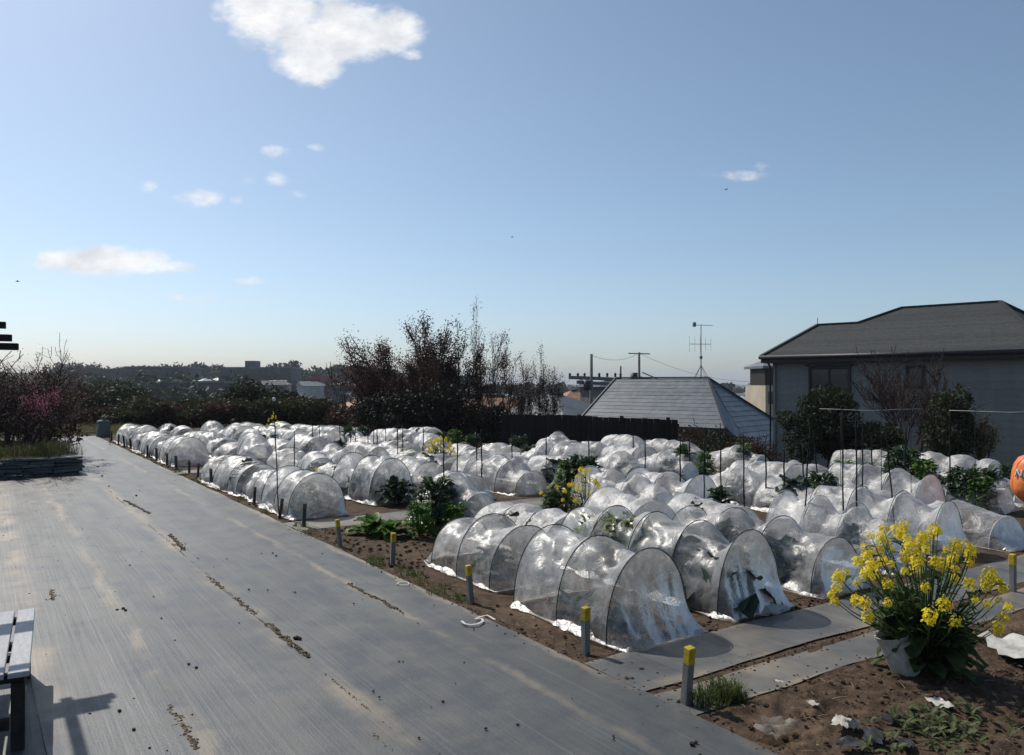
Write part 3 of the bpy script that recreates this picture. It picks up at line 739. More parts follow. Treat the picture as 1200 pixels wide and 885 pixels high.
tag(obj('vegetable_plant', m.mesh('leaves', M['crop'], True), None, uv(2.72, .80), ROT_U), 'plant with one big dark leaf inside the front clear tunnel', 'vegetable')
crop(4, 2.2, .85, .55, 'small grey green plant near the torn end of the front tunnel')
crop(0, 4.35, .93, .75, 'low leafy plant inside the tunnel with vent holes')
crop(1, 2.15, 2.0, 1.35, 'dense dark bush at the near end inside the long clear tunnel')
crop(2, 2.75, 2.03, 1.25, 'green plant midway along inside the long clear tunnel')
crop(8, 3.45, 2.0, 1.12, 'pale yellow green bush filling the middle of the long clear tunnel')
crop(8, 3.95, 2.03, 1.0, 'second pale bush at the far end of the long clear tunnel')
crop(1, 2.5, 3.25, 1.0, 'dark plant inside the tunnel behind the yellow flowers')
crop(2, 3.3, 3.3, 1.1, 'green plant at the far end of the tunnel behind the yellow flowers')
for j, (u, v, i) in enumerate(sorted(BARE)):
    kk = (6, 2, 7, 6)[j % 4]; px, py = uvpx(u, v)
    crop(kk, u, v, rc.uniform(.85, 1.15), 'uncovered %s in row %s, %s of the gaps' % (CROP_WORDS[kk], NUM[i], ordinal(j + 1)), 'uncovered crops between tunnels')
# plants in the open soil beside the path
def crop_px(k, px, py, s, label, z=0):
    u, v = to_uv(gp(px, py)); return crop(k, u, v, s, label, None, z)
crop_px(5, 437, 627, 1.25, 'bright green rosette with broad leaves in the open soil by the path')
crop_px(5, 457, 631, 1.0, 'small bright rosette right beside the broad leaved rosette')
crop_px(6, 512, 620, 1.15, 'tall dark green leafy bush in the open soil beside the path')
crop_px(7, 492, 630, .85, 'yellow green leafy plant in front of the tall dark bush')
crop_px(7, 534, 626, .8, 'bright leafy plant between the tall bush and the vent hole tunnel')
crop_px(0, 470, 588, 1.0, 'leafy plant behind the open soil, left of the rounded tunnel')

# ------------------------------------------------------------------ posts, stakes, rails
pm = MB(); pm.bbox(-.025, .025, -.025, .025, -.06, .27, .004); POST = pm.mesh('post_body', M['post'])
pm = MB(); pm.bbox(-.0265, .0265, -.0265, .0265, .265, .365, .005); POSTC = pm.mesh('painted_top', M['post_yellow'])
pm = MB(); pm.bbox(-.025, .025, -.025, .025, -.06, .27, .004); POSTD = pm.mesh('post_body', M['post_dark'])
pm = MB(); pm.bbox(-.0265, .0265, -.0265, .0265, .265, .33, .005); POSTD2 = pm.mesh('painted_top', M['post_dull'])
post_px = [(803, 825), (686, 766), (552, 706), (460, 662), (399, 640), (356, 618), (328, 607), (298, 591), (272, 578), (248, 569), (232, 560), (222, 555), (207, 551), (196, 546), (184, 541), (173, 536), (163, 531), (154, 527), (146, 524), (139, 521), (131, 517)]
for k, (px, py) in enumerate(post_px):
    lab = 'nearest yellow topped post at the corner of the brown soil plot' if k == 0 else ('short square post with yellow painted top, %s from the camera along the path' if k < 5 else 'short weathered dark post, %s from the camera along the path') % ordinal(k + 1)
    p = thing('marker_post', lab, 'post', gp(px, py), ROT_U + R(rc.uniform(-12, 12)), 'marker posts along the path edge')
    p.rotation_euler.x = R(rc.gauss(0, 3.5)); p.rotation_euler.y = R(rc.gauss(0, 3.5)); s = rc.uniform(.86, 1.08); p.scale = (s, s, s * (.92 if k in (1,) else 1))
    obj('post_body', POST if k < 5 else POSTD, p); obj('painted_top', POSTC if k < 5 else POSTD2, p)
p = thing('marker_post', 'yellow topped post at the right edge beside the sheeted walkway', 'post', gp(1186, 694), ROT_U, 'marker posts along the path edge')
obj('post_body', POST, p); obj('painted_top', POSTC, p)

stakes = [  # px of foot, row of foot, px of tip, row of tip
    (327, 608, 321, 468), (367, 533, 366, 495), (375, 533, 374, 494), (399, 540, 398, 491), (404, 530, 404, 489), (411, 535, 410, 490), (417, 533, 416, 491), (432, 545, 431, 488), (438, 532, 438, 494), (442, 548, 442, 494), (466, 552, 466, 492), (472, 545, 472, 497), (452, 528, 452, 496),
    (520, 585, 520, 505), (536, 580, 536, 500), (559, 570, 558, 503), (565, 582, 564, 503), (129, 522, 129, 493),
    (797, 595, 797, 515), (808, 560, 808, 505), (825, 612, 825, 515), (845, 618, 844, 496), (872, 620, 871, 508), (898, 598, 897, 520),
    (940, 648, 949, 500), (988, 646, 987, 482), (1004, 645, 1003, 478), (1050, 640, 1037, 494), (1010, 620, 1011, 486), (960, 585, 953, 505), (1022, 585, 1021, 510), (941, 590, 941, 520), (1113, 596, 1113, 479), (918, 600, 919, 524), (1060, 590, 1061, 500),
    (756, 570, 756, 512), (742, 556, 742, 508), (600, 560, 600, 506), (640, 566, 640, 510), (690, 572, 690, 512), (496, 556, 496, 500), (345, 560, 345, 505)]
stakes.sort()
for k, (bx_, by_, tx_, ty_) in enumerate(stakes):
    b = gp(bx_, by_); t_ = at(tx_, ty_, b.y + rc.uniform(-.05, .05)) - b
    m = MB(); n = 9; r0_ = .0085 if by_ > 600 else .011
    pts = [Vector((0, 0, -.08))] + [t_ * (i/n) + Vector((.004*math.sin(i*1.7+k), .004*math.cos(i*2.1), 0)) for i in range(n)] + [t_]
    rr = [r0_] + [r0_ * (1.16 if i % 3 == 0 and i else 1) for i in range(n)] + [r0_ * .6]
    m.tube(pts, rr, 6)
    o = m.build('plant_stake', M['stake'], None, True, b)
    tag(o, 'thin dark plant stake, %s of the stakes counted from the left' % ordinal(k + 1), 'stake', 'plant stakes standing in the beds')
    if bx_ == 327:
        m2 = MB(); m2.lathe([(0, .03), (.018, .024), (.026, .008), (.024, -.016), (.012, -.03), (0, -.032)], 10, t_)
        m2.build('white_cap', M['stake_white'], o, True); o['label'] = 'tall thin stake with a white cap beside the path posts'
# a trellis rail carried by stakes near the grey house
def rail(px0, px1, row, d0, d1, label):
    a, b = at(px0, row, d0), at(px1, row, d1); t = thing('trellis_rail', label, 'trellis', (a.x, a.y, 0), 0, 'trellis rails by the grey house')
    o = Vector((a.x, a.y, 0)); m = MB(); m.tube([a - o, (a + b)/2 - o + Vector((0, 0, -.03)), b - o], .005, 6); m.build('rail', M['rail_grey'], t, True)
    for f in (.22, .62, .9):
        p = a.lerp(b, f) - o; m = MB(); m.tube([(p.x, p.y, -.1), (p.x, p.y, p.z + .04)], .005, 6); m.build('upright', M['stake'], t, True)
rail(960, 1080, 479, 12.6, 11.8, 'thin pale rail on dark uprights in front of the two evergreen shrubs')
rail(1112, 1260, 481, 12.2, 11.2, 'thin pale rail on dark uprights at the right before the grey wall')

# ------------------------------------------------------------------ rape plants in flower
def floret_head(rng, n=26, r=.042):
    """a loose raceme: buds at the tip, open four-petalled florets below"""
    m = MB()
    for i in range(n):
        f = i / n; th = i * 2.39996 + rng.uniform(-.3, .3); q = r * (.25 + .75 * math.sin(math.pi * (.15 + .62 * f))) * rng.uniform(.75, 1.25); z = r * (1.25 - 2.3 * f) * rng.uniform(.85, 1.15)
        c = Vector((math.cos(th)*q, math.sin(th)*q, z)); nrm = (Vector((math.cos(th), math.sin(th), .7)) + Vector((rng.gauss(0, .25), rng.gauss(0, .25), rng.gauss(0, .25)))).normalized()
        a = nrm.cross(Vector((.3, .2, .9))).normalized(); b = nrm.cross(a); s = .0125 * rng.uniform(.75, 1.25) * (.55 if f < .2 else 1)
        for k in range(4):
            t = k*math.pi/2 + rng.uniform(-.2, .2) + i; d = a*math.cos(t) + b*math.sin(t); e = nrm.cross(d)
            m.add([c, c + d*s*.8 + e*s*.6 + nrm*s*.35, c + d*s*1.35 + nrm*s*.15, c + d*s*.8 - e*s*.6 + nrm*s*.35], [(0, 1, 2, 3)])
    return m
rf = random.Random(12)
HEADS = [floret_head(rf, n, r).mesh('flower_head', M['rape'], False) for n, r in ((26, .034), (20, .028), (32, .040), (16, .030))]
def rape_plant(name, label, loc, height, width, nheads, nleaf, leafL, seed, heads=HEADS, lean=(0, 0), cat='flower'):
    rng = random.Random(seed); t = thing(name, label, cat, loc)
    st = MB(); lf = MB(); spots = []
    for i in range(nheads):
        f = math.sqrt((i + .5) / nheads); th = i * 2.39996 + rng.uniform(-.3, .3)
        rad = f * width / 2 * rng.uniform(.85, 1.08); z = height * (1.0 - .52 * f**2.2) * rng.uniform(.84, 1.03)
        spots.append(Vector((rad*math.cos(th) + lean[0]*z, rad*math.sin(th) + lean[1]*z, z)))
    for i, p in enumerate(spots):
        root = Vector((p.x*.08, p.y*.08, .0)); m1 = Vector((p.x*.30, p.y*.30, p.z*.45)); m2 = Vector((p.x*.78, p.y*.78, p.z*.78))
        st.tube([root, m1, m2, p], [.007, .0055, .004, .0025], 4)
        o = obj('flower_head', heads[i % len(heads)], t, p); s = rng.uniform(.55, 1.05); o.scale = (s, s, s*rng.uniform(.9, 1.25)); o.rotation_euler = (rng.uniform(-.5, .5), rng.uniform(-.5, .5), rng.uniform(0, 6))
        for q in range(9):   # small leaves, side stalks and seed pods along the stem
            w = rng.uniform(.2, .95); b = root.lerp(m1, w*2) if w < .5 else m1.lerp(p, (w-.5)*2); az = rng.uniform(0, 6.3)
            if q < 5:
                e = b + Vector((math.cos(az)*.05, math.sin(az)*.05, .045)) * rng.uniform(.7, 1.3); st.tube([b, e], [.0022, .001], 3)
            else: blade(lf, b, az, rng.uniform(.1, .9), leafL*.42*rng.uniform(.6, 1.2), leafL*.13, 1.0, rng, 4)
    for i in range(nleaf):
        az = rng.uniform(0, 6.3); z = height * .36 * rng.random(); q = width*.10*rng.random()
        blade(lf, (q*math.cos(az) + lean[0]*z, q*math.sin(az) + lean[1]*z, z + .02), az, rng.uniform(.0, 1.1), leafL*rng.uniform(.6, 1.15), leafL*.46*rng.uniform(.7, 1.2), rng.uniform(.6, 1.9), rng)
    st.build('stems', M['stem'], t, True); lf.build('leaves', M['rape_leaf'], t, True); return t
pf = gp(1085, 790)
rape_plant('flowering_rape_plant', 'large rape plant covered in yellow flowers in the right foreground', (pf.x, pf.y, .02), 1.0, 1.18, 90, 130, .27, 3, lean=(-.08, 0))
pf = gp(515, 556); rape_plant('flowering_rape_plant', 'small yellow flowering rape bush far out among the tunnels', pf, .85, .85, 44, 26, .3, 4)
pf = gp(687, 618); rape_plant('flowering_rape_plant', 'yellow flowering rape spray in the middle of the field', pf, .80, .70, 26, 30, .26, 5)
pf = gp(372, 572); rape_plant('flowering_rape_plant', 'tiny yellow flowering rape sprig behind the path tunnels', pf, .4, .3, 8, 12, .2, 6)
pf = gp(320, 515); rape_plant('flowering_rape_plant', 'distant pale yellow rape clump near the capped stake', pf, .95, .5, 16, 14, .3, 7)
pf = gp(648, 600); rape_plant('flowering_rape_plant', 'low yellow rape flowers just left of the middle spray', pf, .45, .5, 9, 16, .24, 8)
crop_px(6, 683, 577, 1.3, 'tall green bolting crop standing up between the middle tunnels')
crop_px(7, 668, 575, 1.2, 'pale stemmed crop beside the tall bolting crop')
for k, (px, py, s, w) in enumerate(((1060, 578, 1.9, 'dark green leafy patch before the right hand shrub'), (1082, 582, 1.6, 'green leaves right of the dark leafy patch'), (1130, 596, 1.5, 'green crop before the crumpled tunnel at the right'),
        (1150, 600, 1.3, 'green crop nearest the orange cover'), (962, 592, 1.4, 'green crop behind the leaning stakes'), (948, 596, 1.1, 'small green crop left of the leaning stakes'), (870, 530 + 18, 1.5, 'green crop far off before the brown wall'), (1000, 655, .9, 'small green plant at the foot of the stakes'))):
    crop_px((6, 7, 6, 7, 6, 7, 7, 6)[k], px, py, s * .72, w)

# the pale film guard the big rape plant leans from
m = MB(); prof = [(.135, 0), (.16, .10), (.185, .2), (.205, .30), (.213, .305), (.197, .30), (.176, .2), (.15, .1), (.12, .012), (0, .012)]
m.lathe(prof, 22); vs = []
for (x, y, z) in m.v:
    k = 1 + .07*fbm((x*9, y*9, z*4)) ; vs.append((x*k, y*k*.8, z + (.04*fbm((x*5, y*5, 3)) if z > .25 else 0)))
m.v = vs
pp = gp(1062, 789); pot = m.build('white_plant_pot', M['plastic_white'], None, True, (pp.x, pp.y, .01)); pot.rotation_euler = (R(-4), R(-16), R(20)); pot.scale = (.72, .72, 1.0)
tag(pot, 'white tapered plastic pot tilted beside the yellow flowering plant', 'pot')

# grass and weeds
def tuft(name, label, spots, blades, h, mats, seed):
    rng = random.Random(seed); m = MB()
    for (p, rad) in spots:
        for i in range(blades):
            a = rng.uniform(0, 6.3); q = rad*math.sqrt(rng.random()); b = Vector((p.x + q*math.cos(a), p.y + q*math.sin(a), p.z)); az = rng.uniform(0, 6.3); l = h*rng.uniform(.5, 1.2)
            d = Vector((math.cos(az), math.sin(az), 0)); s = Vector((-d.y, d.x, 0)) * rng.uniform(.002, .0042)
            k1 = b + d*l*.2 + Vector((0, 0, l*.65)); k2 = b + d*l*rng.uniform(.4, .8) + Vector((0, 0, l*.9))
            m.add([b - s, b + s, k1 + s*.8, k1 - s*.8, k2], [(0, 1, 2, 3), (3, 2, 4)])
    o = m.build(name, mats); return tag(o, label, 'grass', None, 'stuff')
tuft('grass_tuft', 'green grass tuft beside the nearest yellow topped post', [(gp(830, 825), .12), (gp(848, 815), .10), (gp(858, 822), .08)], 170, .13, M['grass'], 1)
tuft('edge_grass', 'short weeds growing along the path edge', [(uv(u, rng.uniform(.02, .2)), .1) for u in [3.55, 3.7, 3.9, 4.1, 4.4, 4.7, 5.0, 5.3] + [rng.uniform(4.6, 28) for _ in range(40)]], 45, .07, M['grass'], 2)
tuft('dry_grass', 'rough dry grass beyond the far end of the path', [(uv(rng.uniform(30.8, 36), rng.uniform(-6, 2)), .5) for _ in range(110)], 45, .32, M['grass_dry'], 3)
tuft('path_end_grass', 'green grass beyond the far end of the path', [(uv(rng.uniform(30.8, 36), rng.uniform(-6, 2)), .5) for _ in range(90)], 45, .28, M['grass'], 4)
m = MB(); rw = random.Random(6)
for i in range(75):
    p = gp(rw.gauss(1100, 36), rw.uniform(832, 890))
    for q in range(rw.randint(2, 6)): blade(m, (p.x, p.y, .02), rw.uniform(0, 6.3), rw.uniform(.2, 1.3), rw.uniform(.04, .12), rw.uniform(.012, .03), 1.2, rw, 4)
tag(m.build('low_weeds', M['weed'], None, True), 'low pale green weeds on the soil in front of the yellow flowers', 'weed', None, 'stuff')
def scrap(name, px, py, s, label, mat='paper', seed=1):
    m = MB(); rng = random.Random(seed); n = 7; vs = []
    for i in range(n):
        for j in range(n):
            x, y = (i/(n-1)-.5)*s*1.5, (j/(n-1)-.5)*s
            vs.append((x + .15*s*fbm((i*.6, j*.6, seed)), y + .15*s*fbm((i*.5, j*.5, seed+4)), .015 + s*.35*abs(fbm((i*.45, j*.45, seed+8)))))
    m.add(vs, [(i*n+j, (i+1)*n+j, (i+1)*n+j+1, i*n+j+1) for i in range(n-1) for j in range(n-1)])
    tag(m.build(name, M[mat], None, True, gp(px, py) + Vector((0, 0, .03)), rng.uniform(0, 3)), label, 'litter')
scrap('crumpled_scrap', 907, 862, .17, 'crumpled cream plastic scrap on the soil near the path edge', 'film_skirt', 3)
scrap('paper_scrap', 951, 832, .05, 'small white scrap on the brown soil', 'paper', 5)
scrap('paper_scrap', 912, 806, .04, 'tiny white scrap behind the grass tuft', 'paper', 6)
scrap('paper_scrap', 985, 855, .09, 'white flat scrap left of the low weeds', 'paper', 7)
scrap('sheet_scrap', 1190, 768, .34, 'pale plastic sheet scrap lying right of the flowers', 'plastic_white', 9)
scrap('sheet_scrap', 1100, 832, .10, 'pale strip of plastic under the yellow flowering plant', 'plastic_white', 10)
scrap('sheet_scrap', 578, 676, .16, 'white corner of film beside the vent hole tunnel', 'film_skirt', 11)
for k, (px, py, sz) in enumerate(((1000, 858, .07), (1022, 872, .10), (1040, 850, .06), (992, 880, .09), (1060, 880, .07))):
    scrap('mulch_film', px, py, sz, 'crumpled black mulch film in the bottom right soil, %s of five from the left' % ordinal(sorted((992, 1000, 1022, 1040, 1060)).index(px) + 1), 'mulch', 40 + k)
m = MB()
for i in range(420):
    u, v = (rw.uniform(-2.4, .5), rw.uniform(.1, 3.4)) if i % 3 else (rw.uniform(1.66, 7.6), rw.uniform(.05, .38)); p = uv(u, v, .035 + .02*fbm((u*2.1, v*2.1, 1.3)) if u < .6 else .02); an = rw.uniform(0, 6.3); l = rw.uniform(.012, .05)
    d = Vector((math.cos(an), math.sin(an), rw.uniform(-.15, .25)))*l; m.tube([p - d, p + Vector((0, 0, .004)), p + d], .0016, 3)
tag(m.build('straw_bits', M['straw']), 'dry straw and stalk bits strewn over the soil', 'straw', None, 'stuff')

# ------------------------------------------------------------------ bench and pergola at the left
bz = .45
a_ = gp(43, 712, bz); c_ = gp(37, 785, bz); bd = (c_ - a_); BL = Vector((bd.x, bd.y, 0)).length
brz = math.atan2(bd.y, bd.x)
bench = thing('garden_bench', 'slatted bench with pale slats and dark legs at the bottom left', 'bench', (a_.x, a_.y, 0), brz)
# local x runs along the bench toward us, local -y runs out of the picture to the left
for k in range(5):
    m = MB(); y0 = -.005 - k*.118; m.bbox(0, BL, y0 - .1, y0, bz - .028, bz, .004); m.build('slat', M['slat'], bench)
for x in (.09, BL/2, BL - .09):
    m = MB(); m.box(x - .03, x + .03, -.585, -.03, bz - .072, bz - .030); m.build('cross_rail', M['timber_dark'], bench)
for x in (.08, BL - .08):
    for y in (-.06, -.54):
        m = MB(); m.bbox(x - .033, x + .033, y - .033, y + .033, 0, bz - .074, .004); m.build('leg', M['timber_dark'], bench)
for y in (-.06, -.54):
    m = MB(); m.box(.115, BL - .115, y - .02, y + .02, .13, .18); m.build('stretcher', M['timber_dark'], bench)
m = MB(); m.box(.05, .11, -.5, -.1, .13, .18); m.build('stretcher', M['timber_dark'], bench)
m = MB(); m.box(BL - .11, BL - .05, -.5, -.1, .13, .18); m.build('stretcher', M['timber_dark'], bench)

pg0 = Vector((-4.08, 6.42, 0))
perg = thing('timber_pergola', 'dark timber pergola whose beam ends show at the left edge', 'pergola', pg0, ROT_U)
def pbeam(x0, x1, y0, y1, z0, z1): m = MB(); m.bbox(x0, x1, y0, y1, z0, z1, .006); return m.build('beam', M['timber_dark'], perg)
# local x = along the path, local y = to the left of the path
pbeam(.065, .135, -.115, 2.7, 2.262, 2.318); pbeam(-2.19, -2.11, .15, 2.7, 2.262, 2.318)      # lowest pair, their ends furthest to the right
pbeam(.068, .132, -.069, 2.6, 2.332, 2.388); pbeam(-2.18, -2.12, .2, 2.6, 2.332, 2.388)
for z0_ in (2.3185, ):
    for y in (.15, 1.3): pbeam(.075, .125, y, y + .08, z0_, 2.3315); pbeam(-2.175, -2.125, y + .1, y + .18, z0_, 2.3315)
for y in (.14, .8, 1.45, 2.1): pbeam(-2.5, .32, y, y + .065, 2.389, 2.434)
for x, e in ((.10, -.027), (-.65, .12), (-1.4, .14), (-2.15, .17)): pbeam(x - .03, x + .03, e, 2.6, 2.435, 2.49)
for x, y in ((.1, .6), (-2.15, .6), (.1, 2.2), (-2.15, 2.2)):
    m = MB(); m.bbox(x - .05, x + .05, y - .05, y + .05, 0, 2.261, .006); m.build('post', M['timber_dark'], perg)

# ------------------------------------------------------------------ slate edged bed at the left
wa, wb = gp(94, 556), gp(-40, 564); wd = (wb - wa); WL = wd.length; wrz = math.atan2(wd.y, wd.x)
swall = thing('slate_wall', 'low dry wall of dark stacked slates below the blossoming tree', 'wall', (wa.x, wa.y, 0), wrz)
rs_ = random.Random(31); SL = []
for k in range(6):
    m = MB(); L, D, H = rs_.uniform(.25, .6), rs_.uniform(.2, .3), rs_.uniform(.05, .085); m.bbox(-L/2, L/2, -D/2, D/2, -H/2, H/2, .012)
    m.v = [(x + .025*fbm((x*7, y*7, k)), y + .03*fbm((x*6, y*6, k+5)), z*(1 + .3*fbm((x*5, y*5, k+9)))) for x, y, z in m.v]; SL.append((m.mesh('stone', M['slate']), L, H))
for c in range(6):
    x = rs_.uniform(-.1, .1)
    while x < WL:
        me, L, H = rs_.choice(SL); o = obj('stone', me, swall, (x + L/2, .0 + rs_.uniform(-.04, .04), .035 + c*.068), rs_.uniform(-.12, .12)); o.rotation_euler.x = rs_.uniform(-.08, .08); o.rotation_euler.y = rs_.uniform(-.05, .05); x += L + rs_.uniform(.0, .03)
for c in range(6):      # the short return along the path
    y = .25
    while y < 3.0:
        me, L, H = rs_.choice(SL); obj('stone', me, swall, (.0 + rs_.uniform(-.04, .04) + .12, -y, .035 + c*.068), math.pi/2 + rs_.uniform(-.12, .12)); y += L + .02
m = MB(); n = 16; vs = [(.1 + (WL+2)*i/n, -.05 - 4.5*j/n, .34 + .10*fbm((i*.4, j*.4, 2)) + .012*j) for i in range(n+1) for j in range(n+1)]
m.add(vs, [(i*(n+1)+j, i*(n+1)+j+1, (i+1)*(n+1)+j+1, (i+1)*(n+1)+j) for i in range(n) for j in range(n)])
bed = m.build('bed_soil', M['terrain'], swall, True)
rb_ = random.Random(17)
Mw = swall.matrix_basis.copy()
from mathutils import Matrix
Mw = Matrix.Translation((wa.x, wa.y, 0)) @ Matrix.Rotation(wrz, 4, 'Z')
tuft('bed_grass', 'olive grass growing over the slate edged bed', [(Mw @ Vector((rb_.uniform(.1, WL + 1), -rb_.uniform(.1, 4.2), .36)), .3) for _ in range(90)], 60, .34, M['grass_dry'], 9)
tuft('bed_weeds', 'green grass among the olive grass of the slate edged bed', [(Mw @ Vector((rb_.uniform(.1, WL + 1), -rb_.uniform(.1, 4.2), .36)), .3) for _ in range(90)], 60, .30, M['grass'], 10)
sc_ = gp(5, 563); m = MB()
for i in range(9):
    l = lump('', rs_.uniform(.06, .13), i + 50, .4); m.add([Vector(q) + Vector((rs_.uniform(-.5, .5), rs_.uniform(-.1, .1), .03)) for q in l.v], l.f)
tag(m.build('loose_slates', M['slate'], None, False, (sc_.x, sc_.y, .02)), 'loose slate rubble at the foot of the slate wall', 'rubble', None, 'stuff')

# ------------------------------------------------------------------ trees and shrubs
def grow(rng, m, tips, p, d, L, r, lev, up=.15, spread=.6, segs=3, kids=(2, 4), minr=.006, wig=.16, shrink=(.62, .82), sides=4):
    pts = [p]; rs = [r]; q = Vector(p); dd = Vector(d)
    for i in range(segs):
        dd = (dd + Vector((rng.gauss(0, wig), rng.gauss(0, wig), rng.gauss(0, wig*.6) + up*.35))).normalized()
        q = q + dd * (L / segs); pts.append(q.copy()); rs.append(max(minr, r * (1 - .45 * (i+1)/segs)))
    m.tube(pts, rs, sides if r > .02 else 3, cap=False)
    if lev <= 0:
        tips += [(pts[-1], dd), (pts[-2], dd), (pts[len(pts)//2], dd)]; return
    if lev <= 2: tips += [(pts[-1], dd), (pts[-2], dd)]
    for k in range(rng.randint(*kids)):
        i = rng.randint(1, segs) if k else segs
        ax = Vector((rng.gauss(0, 1), rng.gauss(0, 1), rng.gauss(0, .7))); ax = (ax - dd * ax.dot(dd)).normalized()
        a = rng.uniform(.35, 1.0) * spread * (1.0 if k else .5)
        grow(rng, m, tips, pts[i], (dd * math.cos(a) + ax * math.sin(a)).normalized(), L * rng.uniform(*shrink), max(minr, rs[i] * (.78 if k == 0 else .6)), lev - 1, up, spread, segs, kids, minr, wig, shrink, sides)
def leaf_quads(pts, size, rng, jitter, mat, name, per=1, droop=.0):
    n = len(pts) * per; P = np.repeat(np.array([tuple(p) for p in pts], dtype=np.float64), per, 0)
    g = np.random.RandomState(rng.randrange(10**6))
    P = P + g.normal(0, jitter, (n, 3)); a = g.normal(0, 1, (n, 3)); a /= np.linalg.norm(a, axis=1)[:, None]
    b = g.normal(0, 1, (n, 3)); b -= a * (a*b).sum(1)[:, None]; b /= np.linalg.norm(b, axis=1)[:, None]
    s = size * g.uniform(.6, 1.3, n)[:, None]; c = np.cross(a, b)
    V = np.stack([P - a*s*.9, P + b*s*.42 + c*s*.12, P + a*s*.9, P - b*s*.42 + c*s*.12], 1).reshape(-1, 3)
    return np_mesh(name, V, np.arange(n*4).reshape(-1, 4), mat, False)
def clump_points(rng, clumps, n, gap=.0, fr=1.2, zmin=.02):
    """points thick on the outside of overlapping lobes, thinned by noise so that light shows through"""
    out = []; tot = sum(c[3]*c[4]*c[5] for c in clumps)
    for (cx, cy, cz, rx, ry, rz) in clumps:
        k = int(n * (rx*ry*rz) / tot) + 10; t = 0
        while t < k:
            v = Vector((rng.gauss(0, 1), rng.gauss(0, 1), rng.gauss(0, 1))).normalized() * (.45 + .6 * rng.random() ** .6)
            p = Vector((cx + v.x*rx, cy + v.y*ry, cz + v.z*rz)); t += 1
            if mnoise.noise(p * fr) < gap - .15 or p.z < zmin: continue
            out.append(p)
    return out
def crown_tree(name, label, cat, loc, h, w, leaf, size, n, seed, group=None, gap=.0, trunk_h=.25, lobes=9, mat_b='bark', flat=1.0, tall=1.0):
    rng = random.Random(seed); t = thing(name, label, cat, loc, rng.uniform(0, 6.28), group)
    m = MB(); tips = []
    grow(rng, m, tips, Vector((0, 0, -.1)), Vector((0, 0, 1)), h*.42, .035*h**.8 + .02, 3, .1, .75, 3, (2, 3))
    m.build('trunk', M[mat_b], t, True)
    cl = [(0, 0, h*(.5 + trunk_h*.4), w*.36, w*.36*flat, h*.40)]
    for i in range(lobes):
        a = i*2.4 + rng.uniform(-.5, .5); q = w*.30*rng.uniform(.5, 1.1); z = h*rng.uniform(trunk_h + .12, .86)
        cl.append((q*math.cos(a), q*math.sin(a)*flat, z, w*rng.uniform(.14, .24), w*rng.uniform(.14, .24)*flat, h*rng.uniform(.10, .18)*tall))
    obj('crown', leaf_quads(clump_points(rng, cl, n, gap, 2.2/w*2), size, rng, size*.4, M[leaf], 'crown'), t)
    return t
def gz(p): return ground_z(p.x, p.y)
def at_ground(px, d): x = (px - 600)/F_PX*d; return Vector((x, d, ground_z(x, d)))

def branch_tree(name, label, loc, h, w, stems, lev, leafmat_, lsize, per, seed, jit=.06, spread=.55, bark='bark', up=.2, cat='tree', group=None, kids=(2, 4), wig=.14, rad=.06, lean=.18, extra=None, Lf=.40, minr_=.009, fitq=.93):
    rng = random.Random(seed); t = thing(name, label, cat, loc, 0, group); m = MB(); tips = []
    for k in range(stems):
        a = k*2*math.pi/stems + rng.uniform(-.4, .4); d = Vector((math.cos(a)*lean, math.sin(a)*lean, 1)).normalized()
        grow(rng, m, tips, Vector((math.cos(a)*.06*stems**.5, math.sin(a)*.06*stems**.5, -.1)), d, h*Lf*rng.uniform(.85, 1.1), rad*rng.uniform(.8, 1.1), lev, up, spread, 4, kids, minr_, wig)
    # fit the grown tree to the wanted size
    zs = max(v[2] for v in m.v); xs = sorted(math.hypot(v[0], v[1]) for v in m.v)[int(len(m.v)*fitq)]; ky, kx = h/zs, w/2/xs
    m.v = [(x*kx, y*kx, z*ky) for x, y, z in m.v]; tips = [Vector((p.x*kx, p.y*kx, p.z*ky)) for p, d in tips]
    m.build('trunk', M[bark], t, True)
    if per: obj('crown', leaf_quads(tips, lsize, rng, jit, M[leafmat_], 'crown', per), t)
    if extra:
        mt, sel, n, s, j = extra
        q = [p for p in tips if sel(p)] ; q = q if len(q) > 3 else tips[:6]
        obj('blossom', leaf_quads(q, s, rng, j, M[mt], 'blossom', n), t)
    return t, tips

# the clump of trees at the far side of the field
BT = branch_tree
def BTR(px, d, row, nm, lab, w, stems, leaf, ls, per, seed, jit, spread, up, lean, rad, Lf=.32, **kw):
    p = at_ground(px, d); return BT(nm, lab, p, at(0, row, d).z - p.z, w, stems, 4, leaf, ls, per, seed, jit, spread, 'bark', up, lean=lean, rad=rad, minr_=.019, Lf=Lf, fitq=.90, **kw)
BTR(474, 33, 370, 'budding_tree', 'wide bushy tree with reddish brown buds behind the field', 4.3, 9, 'leaf_red', .05, 13, 131, .14, .75, .05, .62, .085)
BTR(510, 31.5, 374, 'budding_tree', 'dense dark tree joined to the right of the bushy reddish tree', 3.2, 6, 'leaf_brown', .05, 10, 142, .11, .75, .07, .42, .08)
BTR(574, 32.5, 350, 'sparse_tree', 'tallest tree, thin and upright with sparse twigs', 2.3, 3, 'leaf_brown', .038, 5, 153, .08, .75, .10, .2, .10, .36)
BTR(568, 33.5, 402, 'sparse_tree', 'shorter thin tree beside the foot of the tallest tree', 1.6, 4, 'leaf_brown', .038, 4, 134, .08, .75, .06, .3, .06)
BTR(613, 35, 420, 'sparse_tree', 'small twiggy tree left of the utility pole', 1.1, 3, 'leaf_brown', .036, 6, 135, .08, .7, .08, .25, .06)
BTR(638, 34.5, 404, 'sparse_tree', 'narrow twiggy tree nearest the utility pole', 1.25, 3, 'leaf_brown', .038, 7, 136, .08, .7, .08, .2, .06)
